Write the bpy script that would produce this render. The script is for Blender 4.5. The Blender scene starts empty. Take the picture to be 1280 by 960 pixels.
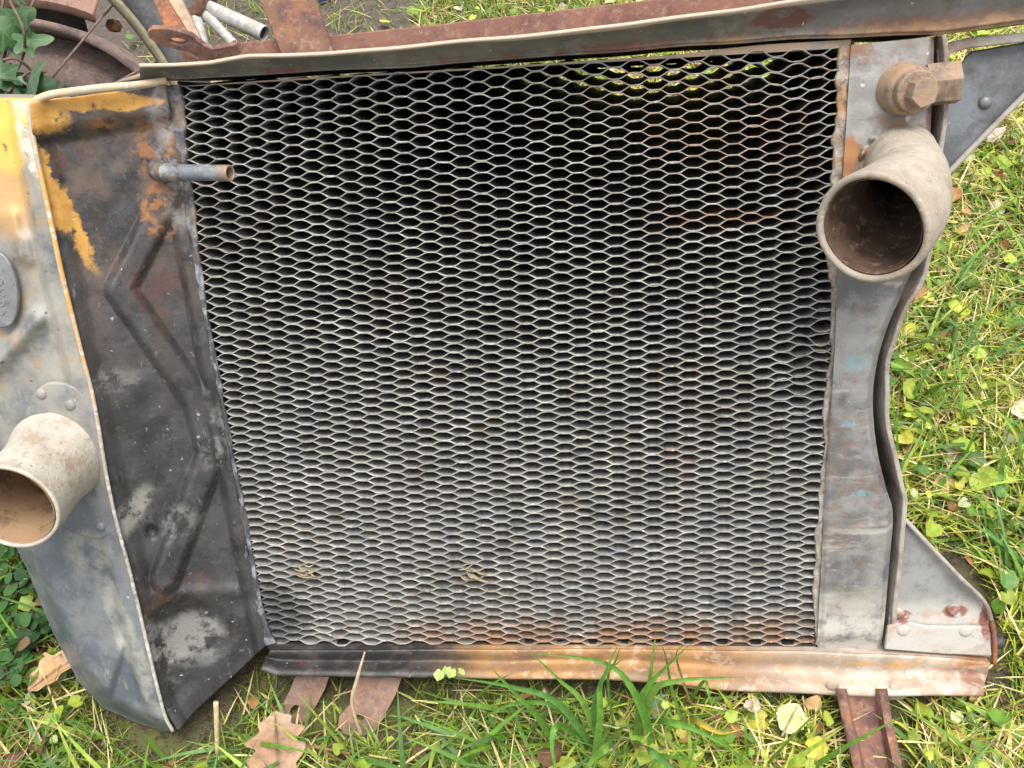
import bpy, bmesh, math, random
import numpy as np
from mathutils import Vector, Matrix, Euler
random.seed(7); rng = np.random.default_rng(11)
sc = bpy.context.scene
COL = sc.collection
rad = math.radians

# ------------------------------------------------------------------ camera, sky, sun, exposure
# The radiator has its own frame: X right across the core, Y up its face, Z out of the face (metres).
F = 1100.0
R = np.array([[0.99532644, -0.05180886, -0.08149307],
              [-0.02481226, -0.95277159, 0.30267252],
              [-0.0933254, -0.29923594, -0.94960425]])      # rows: camera right, down, forward
CAM = np.array([0.31158649, 0.4664451, 0.6892008])
LEAN = 33.0                                                  # the radiator leans back from the vertical
ORIGIN = Vector((0.0, 0.0, 0.04))
MW = Matrix.Translation(ORIGIN) @ Matrix.Rotation(rad(90 - LEAN), 4, 'X')
camd = bpy.data.cameras.new('camera'); cam = bpy.data.objects.new('camera', camd); COL.objects.link(cam)
ml = Matrix(((R[0][0], -R[1][0], -R[2][0], CAM[0]), (R[0][1], -R[1][1], -R[2][1], CAM[1]),
             (R[0][2], -R[1][2], -R[2][2], CAM[2]), (0, 0, 0, 1)))
cam.matrix_world = MW @ ml
camd.sensor_width = 36; camd.lens = F / 1280 * 36; camd.clip_start = 0.01; camd.clip_end = 500
sc.camera = cam
SUN_DIR = Vector((0.14, -0.10, 0.985)).normalized()
wd = bpy.data.worlds.new('World'); sc.world = wd; wd.use_nodes = True
wn = wd.node_tree.nodes; wl = wd.node_tree.links
bg = wn['Background']; sky = wn.new('ShaderNodeTexSky'); sky.sky_type = 'NISHITA'; sky.sun_disc = False
sky.sun_elevation = math.asin(SUN_DIR.z); sky.sun_rotation = math.atan2(SUN_DIR.x, SUN_DIR.y)
sky.dust_density = 4.0; sky.air_density = 1.0
hs = wn.new('ShaderNodeHueSaturation'); hs.inputs['Saturation'].default_value = 0.25
wl.new(sky.outputs[0], hs.inputs['Color']); wl.new(hs.outputs[0], bg.inputs[0]); bg.inputs[1].default_value = 0.15
sund = bpy.data.lights.new('sun', 'SUN'); sund.energy = 1.5; sund.angle = rad(40); sund.color = (1, 0.96, 0.9)
sun = bpy.data.objects.new('sun', sund); COL.objects.link(sun)
sun.rotation_euler = SUN_DIR.to_track_quat('Z', 'Y').to_euler(); sun.location = (0.5, 0.5, 5)
vs = sc.view_settings; vs.view_transform = 'Standard'; vs.look = 'None'; vs.gamma = 1; vs.exposure = 1.15
sc.render.engine = 'CYCLES'
sc.cycles.max_bounces = 6; sc.cycles.diffuse_bounces = 4; sc.cycles.glossy_bounces = 3

# ------------------------------------------------------------------ measuring helpers
def P(px, py, z=0.0):
    """point of the radiator's frame at height z over the core face"""
    d = R.T @ np.array([(px - 640) / F, (py - 480) / F, 1.0])
    return CAM + d * (z - CAM[2]) / d[2]
MWn = np.array(MW); CW = MWn[:3, :3] @ CAM + MWn[:3, 3]
def Q(px, py, d):
    """world point at distance d along the optical axis"""
    return CW + MWn[:3, :3] @ (R.T @ np.array([(px - 640) / F, (py - 480) / F, 1.0])) * d
def G(px, py, h=0.0):
    """world point on the level ground"""
    v = MWn[:3, :3] @ (R.T @ np.array([(px - 640) / F, (py - 480) / F, 1.0]))
    return CW + v * (h - CW[2]) / v[2]
def poly_at(pl, n):
    """resample a polyline of tuples to n points by length in the plane of its first two values"""
    p = np.array(pl, float); s = np.r_[0, np.cumsum(np.linalg.norm(np.diff(p[:, :2], axis=0), axis=1))]
    t = np.linspace(0, s[-1], n); return np.column_stack([np.interp(t, s, p[:, k]) for k in range(p.shape[1])])
def smooth_poly(pl, n):
    """Catmull-Rom through the points, n samples"""
    p = np.array(pl, float); q = np.vstack([2 * p[0] - p[1], p, 2 * p[-1] - p[-2]])
    out = []
    for t in np.linspace(0, len(p) - 1 - 1e-6, n):
        i = int(t); f = t - i; a, b, c, d = q[i], q[i + 1], q[i + 2], q[i + 3]
        out.append(0.5 * (2 * b + (c - a) * f + (2 * a - 5 * b + 4 * c - d) * f * f + (3 * b - a - 3 * c + d) * f ** 3))
    return np.array(out)
def sstep(a, b, x): t = np.clip((x - a) / (b - a), 0, 1); return t * t * (3 - 2 * t)
def segdist(x, y, ax, ay, bx, by):
    vx, vy = bx - ax, by - ay; t = np.clip(((x - ax) * vx + (y - ay) * vy) / (vx * vx + vy * vy), 0, 1)
    return np.hypot(x - ax - t * vx, y - ay - t * vy)
def wob(x, y, s=1.0, seed=0):
    """cheap smooth noise, about -1..1"""
    r = np.random.default_rng(seed); o = 0
    for k in range(5):
        a = r.uniform(0, 6.28); f = s * r.uniform(0.6, 1.7); o = o + np.sin((x * math.cos(a) + y * math.sin(a)) * f + r.uniform(0, 6.28))
    return o / 2.6

# ------------------------------------------------------------------ object helpers
def link(name, me, mat=None, parent=None, smooth=True):
    o = bpy.data.objects.new(name, me); COL.objects.link(o)
    if mat is not None and not me.materials: me.materials.append(mat)
    if smooth and len(me.polygons): me.polygons.foreach_set('use_smooth', [True] * len(me.polygons))
    if parent: o.parent = parent
    return o
def mesh(name, v, f, mat=None, parent=None, smooth=True):
    me = bpy.data.meshes.new(name); me.from_pydata([tuple(map(float, p)) for p in v], [], [tuple(map(int, q)) for q in f]); me.update()
    return link(name, me, mat, parent, smooth)
def tag(o, label=None, cat=None, group=None, kind=None):
    for k, v in (('label', label), ('category', cat), ('group', group), ('kind', kind)):
        if v: o[k] = v
    return o
def thing(name, label, cat, loc, group=None):
    o = bpy.data.objects.new(name, None); COL.objects.link(o); o.location = loc; o.empty_display_size = 0.05
    return tag(o, label, cat, group)
def finish(o, bevel=0.0, angle=35, solid=0.0, off=-1):
    if solid:
        m = o.modifiers.new('solid', 'SOLIDIFY'); m.thickness = solid; m.offset = off
    if bevel:
        m = o.modifiers.new('bevel', 'BEVEL'); m.width = bevel; m.segments = 3; m.limit_method = 'ANGLE'; m.angle_limit = rad(angle)
        m.harden_normals = False
    try: o.data.set_sharp_from_angle(angle=rad(angle))
    except Exception: pass
    return o
def grid(name, pts, mat, parent, flip=False):
    """pts: (n, m, 3) array"""
    n, m = pts.shape[:2]
    i, j = np.meshgrid(np.arange(n - 1), np.arange(m - 1), indexing='ij')
    a = (i * m + j).ravel(); q = np.stack([a, a + 1, a + m + 1, a + m], 1)
    if flip: q = q[:, ::-1]
    me = bpy.data.meshes.new(name); fast_mesh(me, pts.reshape(-1, 3), q)
    return link(name, me, mat, parent)
def fast_mesh(me, v, q):
    v = np.asarray(v, np.float32); q = np.asarray(q, np.int32); k = q.shape[1]
    me.vertices.add(len(v)); me.vertices.foreach_set('co', v.ravel())
    me.loops.add(q.size); me.loops.foreach_set('vertex_index', q.ravel())
    me.polygons.add(len(q)); me.polygons.foreach_set('loop_start', np.arange(len(q), dtype=np.int32) * k)
    try: me.polygons.foreach_set('loop_total', np.full(len(q), k, np.int32))
    except Exception: pass
    me.update(calc_edges=True); me.validate()
def prism(name, outer, depth, mat, parent, holes=(), bevel=0.0012, direction=(0, 0, -1), angle=30):
    """flat plate: an outline of 3-D points with holes, given a thickness"""
    bm = bmesh.new(); edges = []
    for loop in [outer] + list(holes):
        vs_ = [bm.verts.new(tuple(map(float, p))) for p in loop]
        edges += [bm.edges.new((vs_[i], vs_[(i + 1) % len(vs_)])) for i in range(len(vs_))]
    r = bmesh.ops.triangle_fill(bm, use_beauty=True, use_dissolve=not holes, edges=edges)
    fs = list(bm.faces)
    e = bmesh.ops.extrude_face_region(bm, geom=fs)
    d = Vector(direction).normalized() * depth
    bmesh.ops.translate(bm, verts=[g for g in e['geom'] if isinstance(g, bmesh.types.BMVert)], vec=d)
    bmesh.ops.recalc_face_normals(bm, faces=bm.faces)
    me = bpy.data.meshes.new(name); bm.to_mesh(me); bm.free()
    o = link(name, me, mat, parent); finish(o, bevel, angle); return o
def frames(path):
    t = np.gradient(path, axis=0); t /= np.linalg.norm(t, axis=1)[:, None] + 1e-12
    up = np.array([0.0, 1, 0]) if abs(t[0][1]) < 0.9 else np.array([1.0, 0, 0])
    n = np.cross(t[0], up); n /= np.linalg.norm(n); N = [n]
    for k in range(1, len(path)):
        n = N[-1] - t[k] * (N[-1] @ t[k]); n /= np.linalg.norm(n); N.append(n)
    N = np.array(N); return t, N, np.cross(t, N)
def sweep(name, path, radius, mat, parent, seg=24, cap=(True, True), n=None, smooth_n=24, wobble=0.0, seed=0, squash=None):
    path = np.array(path, float); radius = np.atleast_1d(np.array(radius, float))
    if len(radius) == 1: radius = np.full(len(path), radius[0])
    if smooth_n and len(path) > 2:
        a = smooth_poly(np.column_stack([path, radius]), smooth_n); path, radius = a[:, :3], a[:, 3]
    t, N, B = frames(path); k = len(path)
    th = np.linspace(0, 2 * np.pi, seg, endpoint=False)
    rr = radius[:, None] * (1 + wobble * wob(th[None, :] * 2 + 0 * radius[:, None], np.arange(k)[:, None] * 0.5, 1.0, seed))
    sq = 1.0 if squash is None else squash
    v = path[:, None, :] + rr[..., None] * (np.cos(th)[None, :, None] * N[:, None, :] + sq * np.sin(th)[None, :, None] * B[:, None, :])
    v = v.reshape(-1, 3); f = []
    for i in range(k - 1):
        for j in range(seg): f.append((i * seg + j, i * seg + (j + 1) % seg, (i + 1) * seg + (j + 1) % seg, (i + 1) * seg + j))
    if cap[0]: f.append(tuple(range(seg))[::-1])
    if cap[1]: f.append(tuple((k - 1) * seg + j for j in range(seg)))
    return mesh(name, v, f, mat, parent)
def pipe(name, path, radius, wall, inner_from, mat, parent, seg=56, n=40, rim=1.0, dents=0.0, seed=1, close=True):
    """an open pipe: outer skin, rounded rim at the far end, inner skin going back in"""
    a = smooth_poly(np.column_stack([np.array(path, float), np.array(radius, float)]), n); p, r = a[:, :3], a[:, 3]
    t, N, B = frames(p); th = np.linspace(0, 2 * np.pi, seg, endpoint=False)
    rings = []
    for k in range(n): rings.append((p[k], r[k], k))
    for w in np.linspace(0, np.pi, 7)[1:-1]:
        rings.append((p[-1] + t[-1] * math.sin(w) * wall * 0.5 * rim, r[-1] - wall * (1 - math.cos(w)) / 2, n - 1))
    k0 = int(inner_from * n)
    for k in range(n - 1, k0, -1): rings.append((p[k], r[k] - wall, k))
    rings.append((p[k0], 1e-4 if close else r[k0] - wall, k0))
    v = []; f = []
    for c, rr, k in rings:
        d = 1 + dents * wob(np.cos(th) * 2, np.sin(th) * 2 + k * 0.12, 1.5, seed)
        v.append(c + (rr * d)[:, None] * (np.cos(th)[:, None] * N[k] + np.sin(th)[:, None] * B[k]))
    m = len(rings); v = np.array(v).reshape(-1, 3)
    for i in range(m - 1):
        for j in range(seg): f.append((i * seg + j, i * seg + (j + 1) % seg, (i + 1) * seg + (j + 1) % seg, (i + 1) * seg + j))
    return mesh(name, v, f, mat, parent)
def cyl(name, c, axis, r, h, mat, parent, seg=24, bevel=0.0008, r2=None, turn=0.0):
    """solid round or six-sided piece starting at c and running h along axis"""
    axis = Vector(axis).normalized(); q = axis.to_track_quat('Z', 'Y'); v = []
    for zz, rr in ((0, r), (h, r if r2 is None else r2)):
        for j in range(seg):
            a = 2 * math.pi * j / seg + turn
            v.append(Vector(c) + q @ Vector((rr * math.cos(a), rr * math.sin(a), zz)))
    f = [(j, (j + 1) % seg, seg + (j + 1) % seg, seg + j) for j in range(seg)] + [tuple(range(seg))[::-1], tuple(range(seg, 2 * seg))]
    return finish(mesh(name, v, f, mat, parent), bevel, 30)
def dome(name, c, axis, r, h, mat, parent, seg=16, rings=5):
    """rivet head"""
    q = Vector(axis).normalized().to_track_quat('Z', 'Y'); v = []; f = []
    for i in range(rings):
        a = i / rings * math.pi / 2
        for j in range(seg):
            b = 2 * math.pi * j / seg; v.append(Vector(c) + q @ Vector((r * math.cos(a) * math.cos(b), r * math.cos(a) * math.sin(b), h * math.sin(a))))
    v.append(Vector(c) + q @ Vector((0, 0, h)))
    for i in range(rings - 1):
        for j in range(seg): f.append((i * seg + j, i * seg + (j + 1) % seg, (i + 1) * seg + (j + 1) % seg, (i + 1) * seg + j))
    for j in range(seg): f.append(((rings - 1) * seg + j, (rings - 1) * seg + (j + 1) % seg, rings * seg))
    return mesh(name, v, f, mat, parent)

# ------------------------------------------------------------------ materials
class Mat:
    """weathered surface: a base colour with worn, rusty, dusty patches laid over it through masks"""
    def __init__(s, name, base, rough=0.7, metal=0.0, wobble=0.02, wscale=30):
        s.m = bpy.data.materials.new(name); s.m.use_nodes = True; s.t = s.m.node_tree; s.N = s.t.nodes; s.L = s.t.links
        s.b = s.N['Principled BSDF']; s.tc = s.N.new('ShaderNodeTexCoord'); s.co = s.tc.outputs['Object']
        n = s.N.new('ShaderNodeTexNoise'); n.inputs['Scale'].default_value = wscale; n.inputs['Detail'].default_value = 9; n.inputs['Roughness'].default_value = 0.74
        s.L.new(s.co, n.inputs['Vector'])
        sub = s.vm('SUBTRACT', n.outputs['Color'], (0.5, 0.5, 0.5)); sc_ = s.vm('SCALE', sub); sc_.node.inputs['Scale'].default_value = wobble
        s.dc = s.vm('ADD', s.co, sc_)
        s.sep = None; s.rgb = base; s.r = rough; s.k = 0
        s.b.inputs['Metallic'].default_value = metal; s.bump_in = None
    def vm(s, op, a, b=None):
        n = s.N.new('ShaderNodeVectorMath'); n.operation = op
        for i, x in enumerate((a, b)):
            if x is None: continue
            if isinstance(x, (tuple, list, np.ndarray)): n.inputs[i].default_value = tuple(map(float, x))
            else: s.L.new(x, n.inputs[i])
        return n.outputs['Value' if op in ('LENGTH', 'DOT_PRODUCT', 'DISTANCE') else 'Vector']
    def ma(s, op, a, b=None, clamp=False):
        n = s.N.new('ShaderNodeMath'); n.operation = op; n.use_clamp = clamp
        for i, x in enumerate((a, b)):
            if x is None: continue
            if isinstance(x, (int, float)): n.inputs[i].default_value = x
            else: s.L.new(x, n.inputs[i])
        return n.outputs[0]
    def mr(s, x, a, b, smooth=True):
        n = s.N.new('ShaderNodeMapRange'); n.interpolation_type = 'SMOOTHSTEP' if smooth else 'LINEAR'
        s.L.new(x, n.inputs['Value']); n.inputs['From Min'].default_value = a; n.inputs['From Max'].default_value = b; return n.outputs[0]
    def raw(s, scale, detail=8, rough=0.68, stretch=None):
        n = s.N.new('ShaderNodeTexNoise'); n.inputs['Scale'].default_value = scale; n.inputs['Detail'].default_value = detail; n.inputs['Roughness'].default_value = rough
        s.k += 1; v = s.vm('ADD', s.co, (s.k * 3.7, s.k * 1.3, s.k * 2.1))
        if stretch: v = s.vm('MULTIPLY', v, stretch)
        s.L.new(v, n.inputs['Vector']); return n.outputs['Fac']
    def noise(s, scale, lo=0.5, hi=0.6, detail=8, rough=0.7, stretch=None): return s.mr(s.raw(scale, detail, rough, stretch), lo, hi)
    def axis(s, i, a, b, wobbly=True):
        n = s.N.new('ShaderNodeSeparateXYZ'); s.L.new(s.dc if wobbly else s.co, n.inputs[0]); return s.mr(n.outputs[i], a, b)
    def blob(s, c, rx, ry=None, ang=0.0, soft=0.5):
        """1 inside an ellipse of the XY plane, uneven edge"""
        ry = rx if ry is None else ry
        v = s.vm('SUBTRACT', s.dc, (c[0], c[1], 0)); n = s.N.new('ShaderNodeVectorRotate'); n.rotation_type = 'Z_AXIS'; n.inputs['Angle'].default_value = -ang
        s.L.new(v, n.inputs['Vector']); v = s.vm('MULTIPLY', n.outputs[0], (1 / rx, 1 / ry, 0))
        return s.mr(s.vm('LENGTH', v), 1 + soft * 0.25, 1 - soft * 0.5)
    def pblob(s, px, py, rpx, rpy=None, ang=0.0, soft=0.5, z=0.0):
        k = 0.00063; return s.blob(P(px, py, z), rpx * k, (rpy or rpx) * k, -ang, soft)
    def specks(s, scale, size, share=0.5):
        n = s.N.new('ShaderNodeTexVoronoi'); n.inputs['Scale'].default_value = scale; s.k += 1
        s.L.new(s.vm('ADD', s.dc, (s.k * 1.7, s.k * 0.9, s.k)), n.inputs['Vector'])
        a = s.mr(n.outputs['Distance'], size, size * 0.6); sp = s.N.new('ShaderNodeSeparateColor'); s.L.new(n.outputs['Color'], sp.inputs[0])
        return s.mul(a, s.mr(sp.outputs[0], 1 - share, 1 - share + 0.02))
    def mul(s, *a):
        r = a[0]
        for b in a[1:]: r = s.ma('MULTIPLY', r, b)
        return r
    def mx(s, *a):
        r = a[0]
        for b in a[1:]: r = s.ma('MAXIMUM', r, b)
        return r
    def inv(s, a): return s.ma('SUBTRACT', 1.0, a)
    def lay(s, col, mask, amount=1.0, rough=None):
        n = s.N.new('ShaderNodeMix'); n.data_type = 'RGBA'
        if amount != 1.0: mask = s.ma('MULTIPLY', mask, amount)
        s.L.new(mask, n.inputs[0])
        for sock, x in ((n.inputs[6], s.rgb), (n.inputs[7], col)):
            if isinstance(x, (tuple, list)): sock.default_value = (*x[:3], 1)
            else: s.L.new(x, sock)
        s.rgb = n.outputs[2]
        if rough is not None:
            m = s.N.new('ShaderNodeMix'); s.L.new(mask, m.inputs[0])
            for sock, x in ((m.inputs[2], s.r), (m.inputs[3], rough)):
                if isinstance(x, (int, float)): sock.default_value = x
                else: s.L.new(x, sock)
            s.r = m.outputs[0]
        return s
    def bump(s, h, strength=0.3, dist=0.001):
        n = s.N.new('ShaderNodeBump'); n.inputs['Strength'].default_value = strength; n.inputs['Distance'].default_value = dist
        s.L.new(h, n.inputs['Height'])
        if s.bump_in is not None: s.L.new(s.bump_in, n.inputs['Normal'])
        s.bump_in = n.outputs[0]; return s
    def done(s):
        for sock, x in ((s.b.inputs['Base Color'], s.rgb), (s.b.inputs['Roughness'], s.r)):
            if isinstance(x, (tuple, list)): sock.default_value = (*x[:3], 1)
            elif isinstance(x, (int, float)): sock.default_value = x
            else: s.L.new(x, sock)
        if s.bump_in is not None: s.L.new(s.bump_in, s.b.inputs['Normal'])
        return s.m

RUST = (0.17, 0.065, 0.03); RUST_O = (0.36, 0.13, 0.035); RUST_D = (0.07, 0.03, 0.02); RUST_RED = (0.20, 0.05, 0.03)
ORANGE = (0.60, 0.24, 0.025); DUST = (0.42, 0.38, 0.31); PALE = (0.62, 0.56, 0.47); BLACK = (0.022, 0.022, 0.024); GREY = (0.12, 0.12, 0.125)

def mat_fins():
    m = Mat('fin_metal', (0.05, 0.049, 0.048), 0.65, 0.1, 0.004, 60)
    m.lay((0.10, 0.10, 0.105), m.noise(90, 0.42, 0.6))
    m.lay((0.36, 0.355, 0.34), m.mul(m.axis(2, -0.024, -0.003), m.noise(60, 0.15, 0.6)), 0.85)  # dust, with the cells' lit fronts and shaded depths painted in by depth
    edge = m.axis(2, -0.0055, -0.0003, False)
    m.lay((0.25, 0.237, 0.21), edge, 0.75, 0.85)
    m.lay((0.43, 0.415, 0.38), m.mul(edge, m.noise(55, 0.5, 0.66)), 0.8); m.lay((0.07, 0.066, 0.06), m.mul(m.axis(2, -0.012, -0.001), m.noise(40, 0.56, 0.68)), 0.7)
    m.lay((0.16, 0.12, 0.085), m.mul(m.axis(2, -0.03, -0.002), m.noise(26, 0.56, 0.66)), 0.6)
    m.lay((0.30, 0.14, 0.055), m.mul(m.axis(1, 0.045, 0.0), m.axis(0, 0.08, 0.2), m.noise(35, 0.35, 0.6)), 0.75)
    top = m.mul(m.pblob(930, 140, 170, 80, 0, 0.9), m.noise(45, 0.42, 0.6))
    m.lay((0.26, 0.15, 0.085), top, 0.65)
    m.lay((0.27, 0.15, 0.09), m.mul(m.pblob(900, 272, 90, 12, 0, 0.9), m.noise(70, 0.4, 0.55)), 0.8)
    m.lay((0.24, 0.13, 0.07), m.mul(m.noise(14, 0.56, 0.68), m.noise(80, 0.4, 0.6)), 0.6)
    m.lay((0.12, 0.15, 0.20), m.mul(m.noise(18, 0.52, 0.66), m.noise(70, 0.42, 0.6)), 0.55)
    m.lay((0.06, 0.055, 0.05), m.mul(m.noise(9, 0.5, 0.66), m.noise(90, 0.42, 0.56)), 0.4); m.lay((0.10, 0.085, 0.07), m.noise(120, 0.55, 0.63), 0.6)
    m.lay((0.035, 0.035, 0.04), m.pblob(320, 770, 90, 60, 0, 0.9), 0.7)
    m.lay((0.75, 0.75, 0.72), m.mul(m.specks(160, 0.16, 0.12), edge), 0.8)
    m.bump(m.raw(420), 0.35, 0.0006)
    return m.done()
def mat_panel():
    m = Mat('panel_black_paint', (0.023, 0.022, 0.023), 0.5, 0.0, 0.022, 34)
    m.lay((0.045, 0.042, 0.043), m.noise(22, 0.4, 0.62)); m.lay((0.062, 0.05, 0.042), m.noise(48, 0.52, 0.7), 0.6)
    m.lay((0.075, 0.072, 0.085), m.noise(75, 0.55, 0.7), 0.6); m.lay((0.012, 0.012, 0.013), m.noise(55, 0.54, 0.60, 8, 0.7), 0.6)
    m.lay((0.20, 0.19, 0.18), m.noise(200, 0.62, 0.68, 6, 0.7, (1.0, 0.25, 1.0)), 0.5); m.lay((0.17, 0.16, 0.15), m.noise(90, 0.63, 0.67, 8, 0.75), 0.7)
    m.lay((0.11, 0.075, 0.055), m.mul(m.axis(1, 0.22, 0.46), m.noise(30, 0.42, 0.6)), 0.8, 0.6)
    m.lay((0.075, 0.032, 0.026), m.mul(m.mx(m.pblob(205, 358, 26, 40, 0, 0.8), m.pblob(110, 190, 50, 20, 0.2, 0.8), m.pblob(150, 610, 24, 110, -0.22, 0.6), m.pblob(225, 715, 60, 26, 0, 0.8)), m.noise(60, 0.49, 0.56)), 0.75, 0.7)
    m.lay((0.25, 0.11, 0.04), m.mul(m.mx(m.pblob(185, 195, 16, 24, 0, 0.8), m.pblob(150, 155, 20, 8, 0, 0.8), m.pblob(85, 230, 16, 14), m.pblob(200, 170, 30, 26), m.pblob(205, 262, 22, 40)), m.noise(90, 0.45, 0.56)), 0.85, 0.8)
    org = m.mx(m.pblob(52, 215, 10, 130, -0.2, 0.35, 0.05), m.pblob(54, 142, 24, 22, 0, 0.5, 0.05), m.pblob(112, 126, 72, 12, 0.06, 0.4, 0.04))
    m.lay((0.50, 0.27, 0.06), m.mul(org, m.noise(80, 0.34, 0.46)), 0.95, 0.85); m.lay((0.42, 0.16, 0.03), m.mul(org, m.noise(120, 0.5, 0.62)), 0.6)
    m.lay((0.24, 0.23, 0.205), m.mul(m.mx(m.pblob(234, 805, 42, 40, 0.4, 0.9, 0.03), m.pblob(192, 800, 14, 75, -0.3, 0.9, 0.04), m.pblob(165, 640, 14, 40, 0.5, 0.9, 0.04)), m.noise(44, 0.42, 0.54, 9, 0.75)), 0.75, 0.8)
    m.lay((0.17, 0.165, 0.155), m.mul(m.mx(m.pblob(140, 475, 30, 18, 0.4, 1.2, .04), m.pblob(262, 555, 22, 50, 0.2, 1.2, .02), m.pblob(225, 650, 30, 30, 0, 1.2, 0.02)), m.noise(70, 0.47, 0.58)), 0.6)
    m.lay((0.26, 0.25, 0.24), m.mul(m.pblob(215, 200, 22, 90, 0, 0.6), m.noise(60, 0.42, 0.6)), 0.8, 0.8)
    m.lay((0.5, 0.48, 0.45), m.specks(120, 0.13, 0.16), 0.7); m.lay((0.4, 0.38, 0.35), m.specks(45, 0.10, 0.22), 0.6)
    m.bump(m.raw(60, 8, 0.7), 0.3, 0.003).bump(m.raw(420, 5, 0.7), 0.35, 0.0007)
    return m.done()
def mat_cover():
    m = Mat('cover_worn_paint', (0.085, 0.095, 0.112), 0.36, 0.0, 0.02, 30)
    m.lay((0.16, 0.165, 0.17), m.noise(16, 0.42, 0.62)); m.lay((0.26, 0.245, 0.21), m.mul(m.axis(1, 0.13, 0.24), m.noise(24, 0.3, 0.6)), 0.9, 0.7)
    m.lay((0.30, 0.19, 0.09), m.mul(m.axis(1, 0.2, 0.34), m.noise(34, 0.5, 0.64)), 0.8, 0.7)
    m.lay((0.31, 0.30, 0.25), m.mul(m.mx(m.pblob(110, 690, 44, 40, -0.6, 0.6, 0.05), m.pblob(158, 790, 20, 150, -0.24, 0.5, 0.05), m.pblob(60, 430, 46, 70, 0, 0.8, 0.05), m.pblob(80, 400, 26, 120, -.2, 0.6, 0.05)), m.noise(50, 0.34, 0.62)), 0.65, 0.8)
    y = m.mx(m.pblob(0, 165, 36, 50, 0, 0.5, 0.05), m.pblob(40, 135, 30, 22, 0, 0.5, 0.05))
    m.lay((0.75, 0.43, 0.08), y, 0.95, 0.6); m.lay((0.66, 0.36, 0.09), m.pblob(0, 240, 40, 60, 0, 0.9, 0.05), 0.6)
    m.lay((0.6, 0.54, 0.42), m.mul(m.pblob(42, 170, 14, 80, -0.1, 0.6, 0.05), m.noise(60, 0.4, 0.55)), 0.85, 0.8)
    m.lay((0.08, 0.08, 0.085), m.mul(m.axis(1, 0.05, -0.03), m.noise(70, 0.52, 0.6)), 0.5)
    m.lay((0.30, 0.28, 0.24), m.noise(120, 0.58, 0.66, 8, 0.75, (1.0, 0.4, 1.0)), 0.5); m.lay((0.02, 0.02, 0.02), m.noise(70, 0.62, 0.66, 8, 0.75), 0.8); m.lay((0.6, 0.57, 0.52), m.specks(120, 0.12, 0.1), 0.7)
    m.bump(m.raw(45, 5), 0.2, 0.003).bump(m.raw(400, 4), 0.12, 0.0006)
    return m.done()
def mat_end_plate():
    m = Mat('end_plate_metal', (0.22, 0.213, 0.20), 0.55, 0.15, 0.012, 40)
    m.lay((0.10, 0.095, 0.095), m.noise(14, 0.45, 0.62)); m.lay((0.15, 0.095, 0.065), m.noise(22, 0.5, 0.62, stretch=(1, 1.8, 1)), 0.6)
    m.lay((0.085, 0.10, 0.14), m.noise(26, 0.56, 0.66), 0.6)
    m.lay((0.24, 0.13, 0.065), m.mul(m.axis(1, 0.34, 0.42), m.noise(26, 0.46, 0.6)), 0.9, 0.75)
    m.lay((0.30, 0.29, 0.27), m.mul(m.axis(1, 0.35, 0.42), m.noise(60, 0.5, 0.6)), 0.7, 0.75)
    m.lay((0.36, 0.34, 0.30), m.noise(40, 0.56, 0.66, stretch=(0.5, 2.5, 1)), 0.5, 0.8)
    m.lay((0.46, 0.43, 0.38), m.mul(m.axis(1, 0.075, 0.02), m.noise(50, 0.3, 0.55)), 0.9, 0.8)
    m.lay((0.40, 0.38, 0.33), m.pblob(1080, 660, 60, 5, -0.05, 0.9), 0.5)
    m.lay((0.16, 0.29, 0.31), m.mul(m.mx(m.pblob(1067, 452, 17, 11, 0, 0.9), m.pblob(1059, 526, 9, 8, 0, 0.9), m.pblob(1072, 612, 20, 4, 0, 0.9)), m.noise(170, 0.42, 0.52)), 0.7, 0.85)
    m.lay((0.34, 0.155, 0.06), m.mul(m.pblob(1058, 198, 10, 28, 0, 0.5), m.noise(60, 0.3, 0.45)), 0.95, 0.8)
    m.lay((0.5, 0.48, 0.45), m.mul(m.axis(1, 0.39, 0.43), m.specks(90, 0.22, 0.3)), 0.8)
    m.lay((0.5, 0.47, 0.43), m.specks(150, 0.14, 0.1), 0.6)
    m.bump(m.raw(40, 6), 0.3, 0.003).bump(m.raw(380, 4), 0.3, 0.0007)
    return m.done()
def mat_neck(name, warm):
    m = Mat(name, (0.37, 0.335, 0.28) if warm else (0.29, 0.25, 0.20), 0.78, 0.0, 0.012, 50)
    m.lay((0.50, 0.46, 0.385) if warm else (0.40, 0.355, 0.29), m.noise(24, 0.35, 0.7), 0.8); m.lay((0.27, 0.22, 0.165), m.noise(36, 0.48, 0.72), 0.6)
    m.lay((0.36, 0.19, 0.09), m.noise(18, 0.52, 0.72), 0.5); m.lay((0.17, 0.15, 0.13), m.noise(90, 0.52, 0.68), 0.45)
    m.lay((0.66, 0.62, 0.55), m.specks(150, 0.16, 0.2), 0.6)
    m.lay((0.13, 0.11, 0.09), m.noise(170, 0.60, 0.66), 0.6); m.lay((0.30, 0.22, 0.15), m.noise(60, 0.56, 0.62), 0.55)
    m.bump(m.raw(50), 0.45, 0.003).bump(m.raw(260), 0.75, 0.0014)
    return m.done()
def mat_bore(name, c):
    m = Mat(name, c, 0.85, 0.0, 0.012, 50); m.lay(tuple(x * 0.5 for x in c), m.noise(50, 0.45, 0.62)); m.lay((0.30, 0.2, 0.12), m.noise(110, 0.52, 0.64), 0.6)
    m.bump(m.raw(260, 6), 0.5, 0.001); return m.done()
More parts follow.
